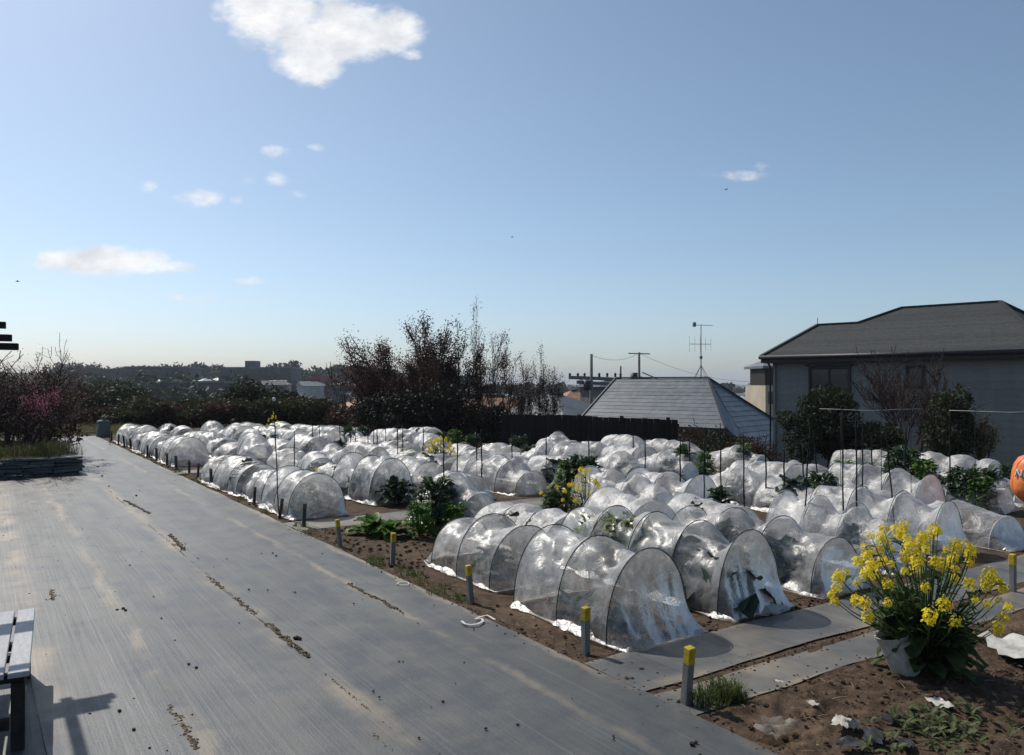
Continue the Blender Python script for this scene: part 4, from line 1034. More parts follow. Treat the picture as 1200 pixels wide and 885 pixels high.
p = at_ground(410, 44); BT('bare_tree', 'small bare tree before the brown roofs', p, at(0, 421, 44).z - p.z, 2.4, 2, 4, 'leaf_brown', .04, 1, 117, .05, .6, 'bark', .2, lean=.2, minr_=.016, Lf=.34)
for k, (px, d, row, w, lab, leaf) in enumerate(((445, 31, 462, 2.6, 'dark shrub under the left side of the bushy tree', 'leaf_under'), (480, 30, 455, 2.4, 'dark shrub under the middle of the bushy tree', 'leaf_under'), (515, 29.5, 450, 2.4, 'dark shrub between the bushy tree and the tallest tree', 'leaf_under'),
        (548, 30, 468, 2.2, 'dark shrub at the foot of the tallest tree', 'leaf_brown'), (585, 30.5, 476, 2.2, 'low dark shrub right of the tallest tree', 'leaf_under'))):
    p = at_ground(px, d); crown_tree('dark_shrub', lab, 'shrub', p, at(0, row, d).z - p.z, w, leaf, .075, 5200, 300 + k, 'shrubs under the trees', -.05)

# hedge of dark trees beyond the far left end
hedge = [(76, 38, 452, 4.0, 'leaf_dark'), (104, 40, 445, 4.4, 'leaf_olive'), (134, 39, 440, 4.0, 'leaf_dark'), (152, 42, 441, 3.6, 'leaf_dark'), (168, 37, 462, 3.4, 'leaf_olive'), (196, 38, 468, 3.6, 'leaf_brown'), (222, 40, 464, 3.4, 'leaf_dark'), (250, 38, 468, 3.6, 'leaf_olive'),
         (290, 41, 440, 3.2, 'leaf_dark'), (275, 37, 470, 3.2, 'leaf_brown'), (312, 37, 466, 3.4, 'leaf_olive'), (338, 39, 456, 3.4, 'leaf_dark'), (364, 37, 463, 3.4, 'leaf_olive'), (392, 38, 468, 3.2, 'leaf_dark'), (420, 36, 472, 3.0, 'leaf_brown'), (60, 36, 470, 3.4, 'leaf_brown'), (120, 36, 476, 3.0, 'leaf_brown'), (146, 35.5, 480, 2.6, 'leaf_olive')]
for k, (px, d, row, w, leaf) in enumerate(hedge):
    p = at_ground(px, d); nm = {'leaf_dark': 'dark evergreen', 'leaf_olive': 'olive green', 'leaf_brown': 'brownish'}[leaf]
    lab = 'round dark evergreen standing above the hedge before the long apartment block' if px == 290 else '%s tree in the hedge beyond the field, %s in the list from nearest left' % (nm, ordinal(k + 1))
    crown_tree('hedge_tree', lab.replace(', %s in the list from nearest left' % ordinal(k + 1), ', %s from the left' % ordinal(sorted(h[0] for h in hedge).index(px) + 1)), 'tree', p, at(0, row, d).z - p.z, w, leaf, .10, 5200, 400 + k, 'hedge beyond the field', -.08, .1)

# blossoming tree and evergreens at the left edge
p = Mw @ Vector((1.0, -1.6, .3)); hh = at(0, 386, p.y).z - p.z
branch_tree('blossoming_tree', 'bare twiggy tree with a patch of pink blossom above the slate wall', p, hh, 3.1, 6, 4, 'blossom_dim', .020, 2, 201, .05, .6, 'bark_red', .2, lean=.32, extra=('blossom', lambda q: (q - Vector((.62, 0, hh*.42))).length < .42, 7, .022, .07), minr_=.006)
p = Mw @ Vector((2.5, -1.9, .3)); branch_tree('twiggy_tree', 'tangled bare tree at the left edge with faint pink buds', p, hh*.92, 3.2, 7, 4, 'blossom_dim', .022, 2, 202, .06, .65, 'bark_red', .15, lean=.4)
p = Mw @ Vector((.5, -2.9, .3)); branch_tree('twiggy_tree', 'small bare tree behind the pink blossom', p, hh*.72, 2.2, 5, 4, 'leaf_brown', .03, 5, 203, .06, .65, 'bark_red', .15, lean=.35)
p = Mw @ Vector((1.9, -3.6, .2)); crown_tree('dark_shrub', 'dark evergreen bush behind the twiggy trees at the left edge', 'shrub', p, 2.55, 3.0, 'leaf_dark', .06, 7500, 210, None, -.1, .02)
p = Mw @ Vector((.3, -4.4, .2)); crown_tree('dark_shrub', 'brownish bush behind the pink blossom', 'shrub', p, 1.9, 2.3, 'leaf_brown', .055, 4200, 211, None, -.1, .02)
# shrubs before the big grey house
p = gp(975, 545); p = Vector((.395*19.5, 19.5, -.1)); crown_tree('evergreen_shrub', 'dense dark evergreen shrub below the larger window', 'shrub', p, at(0, 443, 19.5).z + .1, 1.95, 'leaf_dark', .055, 9500, 220, None, -.06, .05, 14)
p = Vector((.362*19.2, 19.2, -.1)); crown_tree('evergreen_shrub', 'lower evergreen shrub left of the dense one at the house corner', 'shrub', p, at(0, 478, 19.2).z + .1, 1.3, 'leaf_dark', .05, 3800, 221, None, -.02, .05)
p = Vector((.546*17.6, 17.6, -.1)); crown_tree('evergreen_shrub', 'pale flecked evergreen shrub towards the right of the house wall', 'shrub', p, at(0, 452, 17.6).z + .1, 1.35, 'leaf_dark', .05, 8200, 222, None, -.06, .05, 14)
p = Vector((.455*18.8, 18.8, -.1)); crown_tree('evergreen_shrub', 'low dark shrub between the two tall evergreen shrubs', 'shrub', p, at(0, 488, 18.8).z + .1, 1.7, 'leaf_dark', .05, 5200, 223, None, -.06, .02)
p = Vector((.492*19.6, 19.6, -.1)); branch_tree('bare_shrub', 'fine brown bare shrub fanning over the small house window', p, at(0, 404, 19.6).z + .1, 2.3, 7, 4, 'leaf_brown', .02, 2, 224, .05, .5, 'bark_red', .2, lean=.3, cat='shrub', rad=.03)
p = Vector((.58*17.5, 17.5, -.1)); branch_tree('bare_shrub', 'pale dry twiggy stems right of the flecked shrub', p, at(0, 482, 17.5).z + .1, .6, 4, 3, 'grass_dry', .035, 4, 225, .05, .4, 'bark', .2, lean=.15, cat='shrub', rad=.015)

# ------------------------------------------------------------------ the big grey house at the right
hl = Vector(((907 - 600)/F_PX*26, 26, 0)); hfd = Vector((.70, -.714, 0)).normalized(); hrz = math.atan2(hfd.y, hfd.x)
house = thing('grey_house', 'big grey sided house with dark hipped roof at the right', 'house', hl, hrz)
# local x along the facade to the right, local y away from us
EZ = at(0, 416, 26).z; BZ = -2.6
def rz_of(d): return EZ - .06 + (d + .3) * .385
m = MB(); m.box(.06, 7.4, .06, 8.0, BZ, EZ - .03); m.build('wall', M['siding'], house)
WIN = [(1.22, 2.42, EZ - 1.55, EZ - .46, 'w'), (4.12, 4.52, EZ - 1.02, EZ - .46, 'w')]
bh = .205; k = 0; z = BZ
nb_ = int((EZ - .02 - BZ) / bh); bh = (EZ - .02 - BZ) / nb_
SID = {}
def board(x0, x1, z0):
    key = round(x1 - x0, 3)
    if key not in SID:
        L = x1 - x0; mm = MB(); mm.add([(0, .055, 0), (L, .055, 0), (L, .036, 0), (0, .036, 0), (0, .055, bh), (L, .055, bh), (L, .046, bh), (0, .046, bh)], [(3, 2, 6, 7), (0, 1, 2, 3), (7, 6, 5, 4), (0, 3, 7, 4), (2, 1, 5, 6)]); SID[key] = mm.mesh('siding_board', M['siding'])
    obj('siding_board', SID[key], house, (x0, 0, z0))
for i in range(nb_):
    z0 = BZ + i*bh; cuts = [(.0, 7.44)]
    for (a, b, c, d, _) in WIN:
        if z0 + bh > c - .05 and z0 < d + .05:
            cuts = [q for (s, e) in cuts for q in ((s, min(e, a - .05)), (max(s, b + .05), e)) if q[1] - q[0] > .05]
    for s, e in cuts: board(s, e, z0)
    mm = None
sb = MB()
for i in range(nb_): z0 = BZ + i*bh; sb.add([(.055, 8, z0), (.026, 8, z0), (.026, .06, z0), (.055, .06, z0), (.055, 8, z0+bh), (.046, 8, z0+bh), (.046, .06, z0+bh), (.055, .06, z0+bh)], [(1, 2, 6, 5), (1, 0, 3, 2)])
sb.build('side_siding', M['siding'], house)
m = MB(); m.box(-.03, .05, -.015, .02, BZ, EZ - .03); m.box(-.032, -.002, -.012, .10, BZ, EZ - .03); m.build('corner_trim', M['siding'], house)
for (a, b, c, d, _) in WIN:
    wf = MB(); t_ = .055
    wf.box(a - t_, b + t_, -.02, .05, c - t_, c); wf.box(a - t_, b + t_, -.02, .05, d, d + t_); wf.box(a - t_, a, -.019, .05, c, d); wf.box(b, b + t_, -.019, .05, c, d)
    f = wf.build('window', M['fascia'], house)
    n = 2 if b - a > 1 else 1
    for q in range(n):
        x0 = a + (b-a)*q/n; x1 = a + (b-a)*(q+1)/n; g = MB(); g.box(x0 + .03, x1 - .03, .02, .03, c + .03, d - .03); g.build('pane', M['glass'], f)
        s_ = MB(); s_.box(x0 + .002, x0 + .03, .0, .045, c + .002, d - .002); s_.box(x1 - .03, x1 - .002, .0, .045, c + .002, d - .002); s_.box(x0 + .03, x1 - .03, .0, .045, c + .002, c + .03); s_.box(x0 + .03, x1 - .03, .0, .045, d - .03, d - .002); s_.build('sash', M['fascia'], f)
    if n == 2: h_ = MB(); h_.box(a - .12, b + .12, -.09, .03, d + t_ + .01, d + t_ + .07); h_.build('hood', M['fascia'], f)
E0, E1, R1, R0, L1, L0 = (-.28, -.32), (7.7, -.32), (5.45, 4.0), (2.52, 4.0), (1.62, 2.62), (.25, 2.62)
def rp(q, dz=0): return Vector((q[0], q[1], rz_of(q[1]) + dz))
roof = MB(); zb = rz_of(-.32)
roof.add([rp(q) for q in (E0, E1, R1, R0, L1, L0)], [(0, 1, 2, 3, 4, 5)])
B1, B0, BL1, BL0 = Vector((7.7, 8.3, zb)), Vector((1.3, 8.3, zb)), Vector((1.3, 5.6, zb)), Vector((-.28, 5.6, zb))
roof.add([rp(E1), B1, rp(R1)], [(0, 1, 2)]); roof.add([rp(R1), B1, B0, rp(R0)], [(0, 1, 2, 3)])
roof.add([rp(R0), B0, BL1, rp(L1)], [(0, 1, 2, 3)]); roof.add([rp(L1), BL1, BL0, rp(L0)], [(0, 1, 2, 3)]); roof.add([rp(L0), BL0, rp(E0)], [(0, 1, 2)])
roof.add([rp(E0, -.03), rp(E1, -.03), B1 + Vector((0, 0, -.03)), B0 + Vector((0, 0, -.03)), BL1 + Vector((0, 0, -.03)), BL0 + Vector((0, 0, -.03))], [(5, 4, 3, 2, 1, 0)])
roofo = roof.build('roof', M['shingle'], house)
NC = 24
for i in range(NC):
    d0 = -.34 + 4.36*i/NC; d1 = -.34 + 4.36*(i+1)/NC
    def xl(d): return E0[0] + (L0[0]-E0[0])*(d-E0[1])/(L0[1]-E0[1]) if d < 2.62 else L1[0] + (R0[0]-L1[0])*(d-2.62)/(4-2.62)
    def xr(d): return E1[0] + (R1[0]-E1[0])*(d-E1[1])/(R1[1]-E1[1])
    m = MB(); q0 = xl(d0) ; q1 = xl(min(d1, 2.619 if d0 < 2.62 else d1)); nseg = 10; jj = random.Random(i)
    vs = []
    for s in range(nseg + 1):
        f = s/nseg; w = .004*jj.random()
        vs += [(q0 + (xr(d0)-q0)*f, d0, rz_of(d0) + .010 + w*.6), (q1 + (xr(d1)-q1)*f, d1, rz_of(d1) + .010), (q0 + (xr(d0)-q0)*f, d0, rz_of(d0) + .002)]
    m.add(vs, [q for s in range(nseg) for q in ((s*3, s*3+3, s*3+4, s*3+1), (s*3+2, s*3+5, s*3+3, s*3))]); m.build('roof_course', M['shingle'], roofo)
def cap(a, b, w=.12, mat='tile_cap', par=roofo, lift=.04):
    m = MB(); m.beam(Vector(a) + Vector((0, 0, lift)), Vector(b) + Vector((0, 0, lift)), w, .05); m.build('ridge_cap', M[mat], par)
for a, b in ((E0, L0), (L0, L1), (L1, R0), (R0, R1), (R1, E1)): cap(rp(a), rp(b), .11, 'shingle')
cap(rp(R1), B1, .11, 'shingle')
m = MB(); m.tube([(-.30, -.40, zb - .02), (7.7, -.40, zb - .02)], .065, 8); m.build('gutter', M['fascia'], house, True)
m = MB(); m.box(-.28, 7.7, -.335, -.30, zb - .20, zb - .035); m.box(-.295, -.27, -.30, 5.6, zb - .20, zb - .035); m.build('fascia', M['fascia'], house)
m = MB(); m.tube([(-.10, -.38, zb - .05), (-.10, -.10, zb - .28), (-.10, -.05, zb - .4), (-.10, -.05, BZ)], .03, 6); m.build('downpipe', M['fascia'], house, True)
m = MB(); m.tube([rp(L0), rp(L0, .28)], .012, 5); m.build('roof_rod', M['metal'], house)

# ------------------------------------------------------------------ the house with the blue grey tiled roof
TZ = -.32
Lp, Cp = Vector((3.72, 46, TZ)), Vector((10.64, 40, TZ)); e = (Cp - Lp).normalized(); back = Vector((-e.y, e.x, 0)); fr_ = -back
A = Cp + back*4 - e*3.0; A.z = at(0, 443.5, A.y).z
B = Lp + back*4; B.z = A.z
tl = thing('tiled_house', 'house with low blue grey tiled roof and a television aerial', 'house', (Lp.x, Lp.y, -6.0))
O = Vector((Lp.x, Lp.y, -6.0))
right = e; slope = (A.z - TZ)/3.0
D = Cp + right*1.5; D.z = TZ - slope*1.5
E_ = D + back*8.0
def quad(name, pts, mat, par, off=O): m = MB(); m.add([p - off for p in pts], [tuple(range(len(pts)))]); return m.build(name, mat, par)
rf_ = quad('roof', [Lp, Cp, A, B], M['slate_tile'], tl)
Bk0 = B + back*4 ; Bk0.z = TZ; Bk1 = A + back*4 + right*3; Bk1.z = TZ
rr_ = quad('roof', [Cp, D, E_, A], M['slate_tile'], tl)
quad('roof', [A, E_ , Bk1, Bk0, B], M['slate_tile'], tl)
def courses(par, bl, br, tl_, tr, n, nrm, thick=.02):
    for i in range(n):
        f0, f1 = i/n, (i+1)/n; a, b = bl.lerp(tl_, f0), br.lerp(tr, f0); c, d = bl.lerp(tl_, f1), br.lerp(tr, f1)
        k = max(2, int((b-a).length/.5)); vs = []; jj = random.Random(i*7 + n)
        for s in range(k+1):
            t = s/k; p = a.lerp(b, t); q = c.lerp(d, t); w = thick*(1 + .5*jj.random())
            vs += [p + nrm*w - O, q + nrm*.012 - O, p + nrm*.003 - O]
        m = MB(); m.add(vs, [q for s in range(k) for q in ((s*3, s*3+3, s*3+4, s*3+1), (s*3+2, s*3+5, s*3+3, s*3))]); m.build('roof_course', M['slate_tile'], par)
n1_ = (Cp - Lp).cross(B - Lp).normalized(); n1_ = n1_ if n1_.z > 0 else -n1_
courses(rf_, Lp, Cp, B, A, 13, n1_)
n2_ = (D - Cp).cross(E_ - Cp).normalized(); n2_ = n2_ if n2_.z > 0 else -n2_
courses(rr_, D, E_, A, A + (E_ - D)*.02, 15, n2_)
def tcap(a, b, w=.16): m = MB(); m.beam(a - O + Vector((0, 0, .06)), b - O + Vector((0, 0, .06)), w, .07); m.build('ridge_cap', M['tile_cap'], tl)
tcap(B, A); tcap(A, Cp, .13); tcap(A, E_, .2); tcap(Lp, B, .1); tcap(Cp, D, .1)
m = MB(); w0, w1 = Lp + back*.45 + e*.3, Cp + back*.45 - e*.4; w2, w3 = w1 + back*7, w0 + back*7
m.add([Vector((q.x, q.y, z)) - O for z in (-6.2, TZ - .04) for q in (w0, w1, w2, w3)], [(0, 1, 5, 4), (1, 2, 6, 5), (2, 3, 7, 6), (3, 0, 4, 7)]); m.build('wall', M['woodwall'], tl)
w0, w1 = Cp + back*.5 - e*.3, D + back*.5 - e*.35; w2, w3 = w1 + back*6, w0 + back*6; zt = D.z - .02
m = MB(); m.add([Vector((q.x, q.y, z)) - O for z in (-6.2, zt) for q in (w0, w1, w2, w3)], [(0, 1, 5, 4), (1, 2, 6, 5), (2, 3, 7, 6), (3, 0, 4, 7)]); m.build('lean_to_wall', M['woodwall'], tl)
for a, b in ((Lp, Cp), (Cp, D), (D, E_)): m = MB(); m.beam(a - O - Vector((0, 0, .09)), b - O - Vector((0, 0, .09)), .06, .14); m.build('fascia', M['fascia'], tl)
for f in (.2, .5, .8):
    q = Lp.lerp(Cp, f) + back*.44; m = MB(); m.beam(Vector((q.x, q.y, -2.2)) - O, Vector((q.x, q.y, -.9)) - O, 1.1, .05); m.build('window', M['glass'], tl)
# aerial
ab = B.lerp(A, .93); aer = thing('television_aerial', 'tall television aerial on the tiled roof ridge', 'aerial', ab)
H = at(0, 380, ab.y).z - ab.z
m = MB(); m.tube([(0, 0, -.05), (0, 0, H)], .028, 6); m.build('mast', M['metal'], aer, True)
for s in (-1, 1):
    m = MB(); m.tube([(s*.4, -.2, -.05), (0, 0, .75)], .014, 4); m.build('stay', M['metal'], aer); m = MB(); m.tube([(s*.35, .3, -.05), (0, 0, .75)], .014, 4); m.build('stay', M['metal'], aer)
def yagi(z, x0, x1, n, ln, vert=False):
    m = MB(); m.tube([(x0, 0, z), (x1, .25, z)], .016, 5); o = m.build('boom', M['metal'], aer)
    for i in range(n):
        f = i/(n-1); x, y = x0 + (x1-x0)*f, .25*f; l = ln*(1 - .25*f); m = MB()
        m.tube([(x, y, z-l/2), (x, y, z+l/2)] if vert else [(x - .2*l, y-l/2, z), (x + .2*l, y+l/2, z)], .009, 4); m.build('element', M['metal'], o)
yagi(H - .05, -.45, .72, 14, .34); yagi(H - 1.12, -.65, .62, 5, .9, True)
m = MB(); m.box(-.45, -.30, -.12, .12, H - .14, H + .1); m.build('reflector', M['metal'], aer)
m = MB(); m.box(-.07, .07, -.06, .06, H*.36, H*.36 + .16); m.build('booster_box', M['metal'], aer)

# black fence behind the field
fa, fb = at(588, 486, 27.5), at(795, 489, 23.0)
fence = thing('black_fence', 'black board fence between the field and the tiled house', 'fence', (fa.x, fa.y, 0))
fv = Vector((fb.x - fa.x, fb.y - fa.y, 0)); FL = fv.length; fu = fv.normalized(); frz = math.atan2(fu.y, fu.x); fence.rotation_euler.z = frz
mb_ = MB(); mb_.bbox(-.094, .094, -.012, .012, -1.6, 0, .004); FB = mb_.mesh('board', M['black_board'])
for i in range(int(FL/.2)):
    x = .1 + i*.2; obj('board', FB, fence, (x, rs_.uniform(-.008, .008), .93 + .035*fbm((x*.5, 0, 4)) + rs_.uniform(-.008, .008)))
for x in np.arange(.05, FL, 1.6): m = MB(); m.box(x - .04, x + .04, .016, .096, -1.6, .98); m.build('post', M['black_board'], fence)
m = MB(); m.box(0, FL, .014, .05, .72, .80); m.build('rail', M['black_board'], fence)
for k, (px, d, row, w, lf) in enumerate(((805, 24.5, 492, 2.0, 'leaf_brown'), (835, 24, 500, 1.9, 'leaf_dark'), (870, 23.5, 503, 1.9, 'leaf_brown'), (893, 23, 508, 1.5, 'leaf_brown'))):
    p = at_ground(px, d); p.z = min(p.z, -.1); crown_tree('low_shrub', '%s shrub before the tiled house, %s of the four counted from the black fence' % ('dark' if lf == 'leaf_dark' else 'brown', ordinal(k + 1)), 'shrub', p, at(0, row, d).z - p.z, w, lf, .05, 2600, 500 + k, 'shrubs before the tiled house', -.02, .02)

# ------------------------------------------------------------------ far objects
def utility_pole(px, d, top, label, seed, arms=True):
    p = at_ground(px, d); t = thing('utility_pole', label, 'pole', p); H = at(0, top, d).z - p.z
    m = MB(); m.tube([(0, 0, -.5), (0, 0, H)], [.17, .11], 8); m.build('shaft', M['concrete_pole'], t, True)
    s = d/60.0
    if arms:
        for dz, x0, x1 in ((1.75*s, -1.7*s, 2.3*s), (2.1*s, -1.1*s, 1.4*s)):
            m = MB(); m.beam((x0, 0, H-dz), (x1, .3, H-dz-.15), .2, .26); m.build('crossarm', M['concrete_pole'], t)
        for x in (-1.6, -1.0, -.5, .6, 1.2, 1.8, 2.2):
            m = MB(); m.lathe([(0, 0), (.1, .02), (.07, .14), (.11, .16), (.07, .30), (0, .34)], 8, (x*s, .1, H-1.72*s)); m.build('insulator', M['fascia'], t, True)
        m = MB(); m.lathe([(0, 0), (.28, 0), (.28, .75), (0, .75)], 10, (-.35*s, -.2, H-2.7*s)); m.build('transformer', M['fascia'], t, True)
        m = MB(); m.tube([(2.2*s, .3, H-2.1*s), (2.25*s, .3, H-.9*s)], .06, 6); m.build('switch_rod', M['fascia'], t)
    else:
        m = MB(); m.beam((-.8*s, 0, H-.1), (.8*s, 0, H-.15), .10, .1); m.build('crossarm', M['concrete_pole'], t)
        m = MB(); m.lathe([(0, 0), (.35, 0), (.35, 1.4), (0, 1.4)], 10, (-.4*s, -.2, H-2.6*s)); m.build('transformer', M['fascia'], t, True)
        m = MB(); m.beam((0, 0, H-1.9*s), (2.9*s, .5, H-2.4*s), .12, .3); m.beam((.3, 0, H-1.5*s), (1.9*s, .3, H-2.2*s), .1, .1); m.build('crossarm', M['concrete_pole'], t)
    return p + Vector((0, 0, H))
q1 = utility_pole(693, 62, 415, 'utility pole with wide crossarms left of the tiled roof', 1)
q2 = utility_pole(749, 78, 413, 'utility pole showing above the ridge of the tiled roof', 2, False)
def wire(a, b, sag, label):
    m = MB(); o = Vector(a); m.tube([Vector(a).lerp(Vector(b), i/12) - o + Vector((0, 0, -sag*4*(i/12)*(1-i/12))) for i in range(13)], .016, 3, False); tag(m.build('power_line', M['fascia'], None, False, o), label, 'cable', 'overhead power lines')
wire(q1 - Vector((1.6, 0, 2.0)), at(600, 462, 75), .6, 'thin power line running left from the wide armed pole')
wire(q1 - Vector((0, 0, .1)), q2 - Vector((0, 0, .1)), .5, 'thin power line strung between the two utility poles')
wire(q2 - Vector((0, 0, .1)), at(905, 446, 90), 1.0, 'thin power line running right from the roof top pole')

def hip_house(name, label, loc, rz, w, d, h, rh, wall, roofm, group=None, windows=True, gable=False):
    t = thing(name, label, 'house', loc, rz, group)
    m = MB(); m.box(-w/2, w/2, -d/2, d/2, -1.5, h); m.build('wall', M[wall], t)
    o = .45; r = (w/2 + o) if gable else max(.3, (w - d)/2); m = MB()
    m.add([(-w/2-o, -d/2-o, h+.02), (w/2+o, -d/2-o, h+.02), (w/2+o, d/2+o, h+.02), (-w/2-o, d/2+o, h+.02), (-r, 0, h + rh), (r, 0, h + rh)], [(0, 1, 5, 4), (1, 2, 5), (2, 3, 4, 5), (3, 0, 4), (3, 2, 1, 0)])
    ro = m.build('roof', M[roofm], t); m = MB(); m.beam((-r, 0, h+rh+.04), (r, 0, h+rh+.04), .3, .14); m.build('ridge_cap', M['tile_cap'], ro)
    if windows:
        for k in range(max(2, int(w/2.6))):
            for fz in ((.25, .42), (.68, .85)):
                x = -w/2 + w*(k+.5)/max(2, int(w/2.6)); m = MB(); m.box(x-.55, x+.55, -d/2-.05, -d/2+.02, h*fz[0], h*fz[1]); m.build('window', M['glass'], t)
    return t
def far_house(px, d, row_ridge, w, dp, h, rh, wall, roofm, label, group, rz=0.0, gable=False, windows=True):
    z = at(0, row_ridge, d).z - h - rh; return hip_house('far_house', label, ((px - 600)/F_PX*d, d, z), rz, w, dp, h, rh, wall, roofm, group, windows, gable)
far_house(448, 62, 458, 4.6, 6, 4.5, 1.3, 'wall_far', 'roof_orange', 'grey walled house with brown roof left of the bushy tree', 'houses behind the field', .5)
far_house(425, 66, 457, 3.6, 5, 4.5, 1.4, 'wall_tan', 'roof_far', 'small house with sunlit roof beside the bare tree', 'houses behind the field', .9, True)
far_house(580, 60, 464, 6.5, 5, 4.5, 1.3, 'wall_tan', 'roof_orange', 'house with orange tiled roof behind the tallest tree', 'houses behind the field', .1)
far_house(540, 75, 466, 7, 5, 4.5, 1.3, 'wall_tan', 'roof_orange', 'house with orange tiled roof seen through the bushy tree', 'houses behind the field', -.2)
far_house(655, 56, 463, 5.5, 7, 4.5, 1.5, 'wall_far', 'roof_far', 'house with dark grey roof left of the tiled house', 'houses behind the field', .7)
far_house(622, 64, 461, 7, 6, 4.5, 1.5, 'wall_far', 'roof_far', 'long dark roofed house behind the twiggy trees', 'houses behind the field', .15)
far_house(672, 82, 458, 7, 7, 4.5, 1.8, 'wall_tan', 'roof_orange', 'house with brown roof behind the wide armed pole', 'houses behind the field', .4)
far_house(712, 74, 446, 3.4, 5, 4.5, .6, 'wall_far', 'tile_cap', 'dark flat eave peeping over the left end of the tiled roof', 'houses behind the field', .3)
wh = thing('white_building', 'pale building with roof terrace between the tiled roof and the grey house', 'building', (at_ground(903, 70).x, 70, at(0, 472, 70).z - 5))
m = MB(); m.box(-.45, 1.6, 0, 6, 0, at(0, 452, 70).z - wh.location.z); m.build('wall', M['wall_tan'], wh)
zt = at(0, 452, 70).z - wh.location.z
m = MB(); m.box(-.3, 1.6, .6, 5, zt + .02, zt + 1.5); m.build('upper_storey', M['timber_dark'], wh); m = MB(); m.box(-.6, 1.8, .2, 6, zt + 1.52, zt + 1.72); m.add([(-.6, .2, zt+1.73), (1.8, .2, zt+1.73), (1.8, 6, zt+1.73), (-.6, 6, zt+1.73), (.5, 3, zt+2.4)], [(0, 1, 4), (1, 2, 4), (2, 3, 4), (3, 0, 4)]); m.build('roof', M['roof_far'], wh)
m = MB(); m.box(-.2, .9, -.05, .02, zt - 1.6, zt - .5); m.build('window', M['glass'], wh)

def block(label, px0, px1, d, row_top, row_base, mat, floors, seed, extras=True, group='apartment blocks on the skyline'):
    a, b = at(px0, row_top, d), at(px1, row_top, d); w = b.x - a.x; z0 = at(0, row_base, d).z - 4; t = thing('apartment_block', label, 'building', (a.x, d, z0), 0, group); h = a.z - z0
    m = MB(); m.box(0, w, 0, 12, -6, h); m.build('wall', M[mat], t); m = MB(); m.box(-.3, w + .3, -.3, 12.3, h, h + .5); m.build('roof', M['roof_far'], t)
    fh = (h - 1.0)/floors; nb = max(4, int(w/4.5)); WM = MB(); bw = w/nb; WM.box(-bw*.36, bw*.36, -.18, .05, 0, fh*.55); WM = WM.mesh('window', M['glass']); SL_ = MB(); SL_.box(0.2, w-.2, -.9, -.02, 0, .35); SLm = SL_.mesh('balcony_slab', M['wall_far'])
    for f in range(floors):
        obj('balcony_slab', SLm, t, (0, 0, .4 + f*fh))
        for k in range(nb): obj('window', WM, t, (bw*(k+.5), 0, 1.0 + f*fh))
    if extras: rr = random.Random(seed); x = w*rr.uniform(.2, .7); m = MB(); m.box(x, x + 3.5, 3, 8, h + .5, h + 2.6); m.build('roof_house', M[mat], t)
block('long dark apartment block above the left hedge', 146, 190, 300, 431, 446, 'wall_far', 4, 1, False)
block('dark apartment block right of the left hedge block', 197, 222, 310, 432, 447, 'wall_far', 4, 2, False)
block('longest apartment block behind the round evergreen', 256, 342, 260, 432, 452, 'wall_far', 5, 3)
block('low grey block in front of the longest apartment block', 166, 262, 190, 449, 462, 'wall_far', 2, 4, False)
block('low dark block at the far left of the skyline', 82, 140, 320, 434, 446, 'wall_far', 3, 5, False)
block('small red walled block on the wooded skyline', 364, 376, 240, 440, 450, 'roof_red', 2, 6, False)
for k, (px, w) in enumerate(((681, 7), (688.5, 8))):
    block('pale far tower, %s of the twin towers on the horizon' % ('left' if k == 0 else 'right'), px - 2.2, px + 2.2, 1500, 441 + .5*k, 455, 'wall_far', 9, 7, False, 'twin towers on the horizon')
rh = random.Random(77)
town = []
for k in range(150):
    zone = rh.random()
    if zone < .68: px = rh.uniform(70, 440)
    elif zone < .88: px = rh.uniform(555, 700)
    else: px = rh.uniform(835, 925)
    d = rh.uniform(230, 460) if px < 450 else rh.uniform(95, 600); town.append((px, d))
town.sort()
HM = {}; cnt = {'white': 0, 'grey': 0}
def big_ord(n):
    if n < 70: return ordinal(n)
    return {7: 'sevent', 8: 'eight', 9: 'ninet'}[n // 10] + ('ieth' if n % 10 == 0 else 'y ' + ONES[n % 10])
for k, (px, d) in enumerate(town):
    x = (px - 600)/F_PX*d; z = ground_z(x, d); ty = rh.randrange(4); white = rh.random() < .35
    key = (ty, white)
    if key not in HM:
        w, dp, h, r_ = ((9, 7, 5.2, 1.8), (8, 8, 5.6, 2.0), (12, 7, 4.8, 1.6), (7, 6, 5.4, 1.9))[ty]; a = MB(); a.box(-w/2, w/2, -dp/2, dp/2, -3, h); b = MB(); o_ = .5; q = max(.3, (w-dp)/2) if ty % 2 else w/2 + o_
        b.add([(-w/2-o_, -dp/2-o_, h+.02), (w/2+o_, -dp/2-o_, h+.02), (w/2+o_, dp/2+o_, h+.02), (-w/2-o_, dp/2+o_, h+.02), (-q, 0, h+r_), (q, 0, h+r_)], [(0, 1, 5, 4), (1, 2, 5), (2, 3, 4, 5), (3, 0, 4), (3, 2, 1, 0)])
        g = MB(); g.box(-.7, .7, -dp/2-.06, -dp/2+.02, h*.6, h*.85)
        HM[key] = (a.mesh('wall', M['wall_white' if white else 'wall_far']), b.mesh('roof', M['roof_pale' if ty == 1 else 'roof_far']), g.mesh('window', M['glass']), w)
    a, b, g, w = HM[key]
    cw = 'white' if white else 'grey'; cnt[cw] += 1
    t = thing('town_house', 'tiny %s house in the far town, %s %s one from the left' % (cw, big_ord(cnt[cw]), cw), 'house', (x, d, z), rh.uniform(-1.2, 1.2), cw + ' houses of the far town')
    t.scale = (.72, .72, .72)
    obj('wall', a, t); obj('roof', b, t)
    if d < 220:
        for xx in (-w*.25, w*.25): obj('window', g, t, (xx, 0, 0))
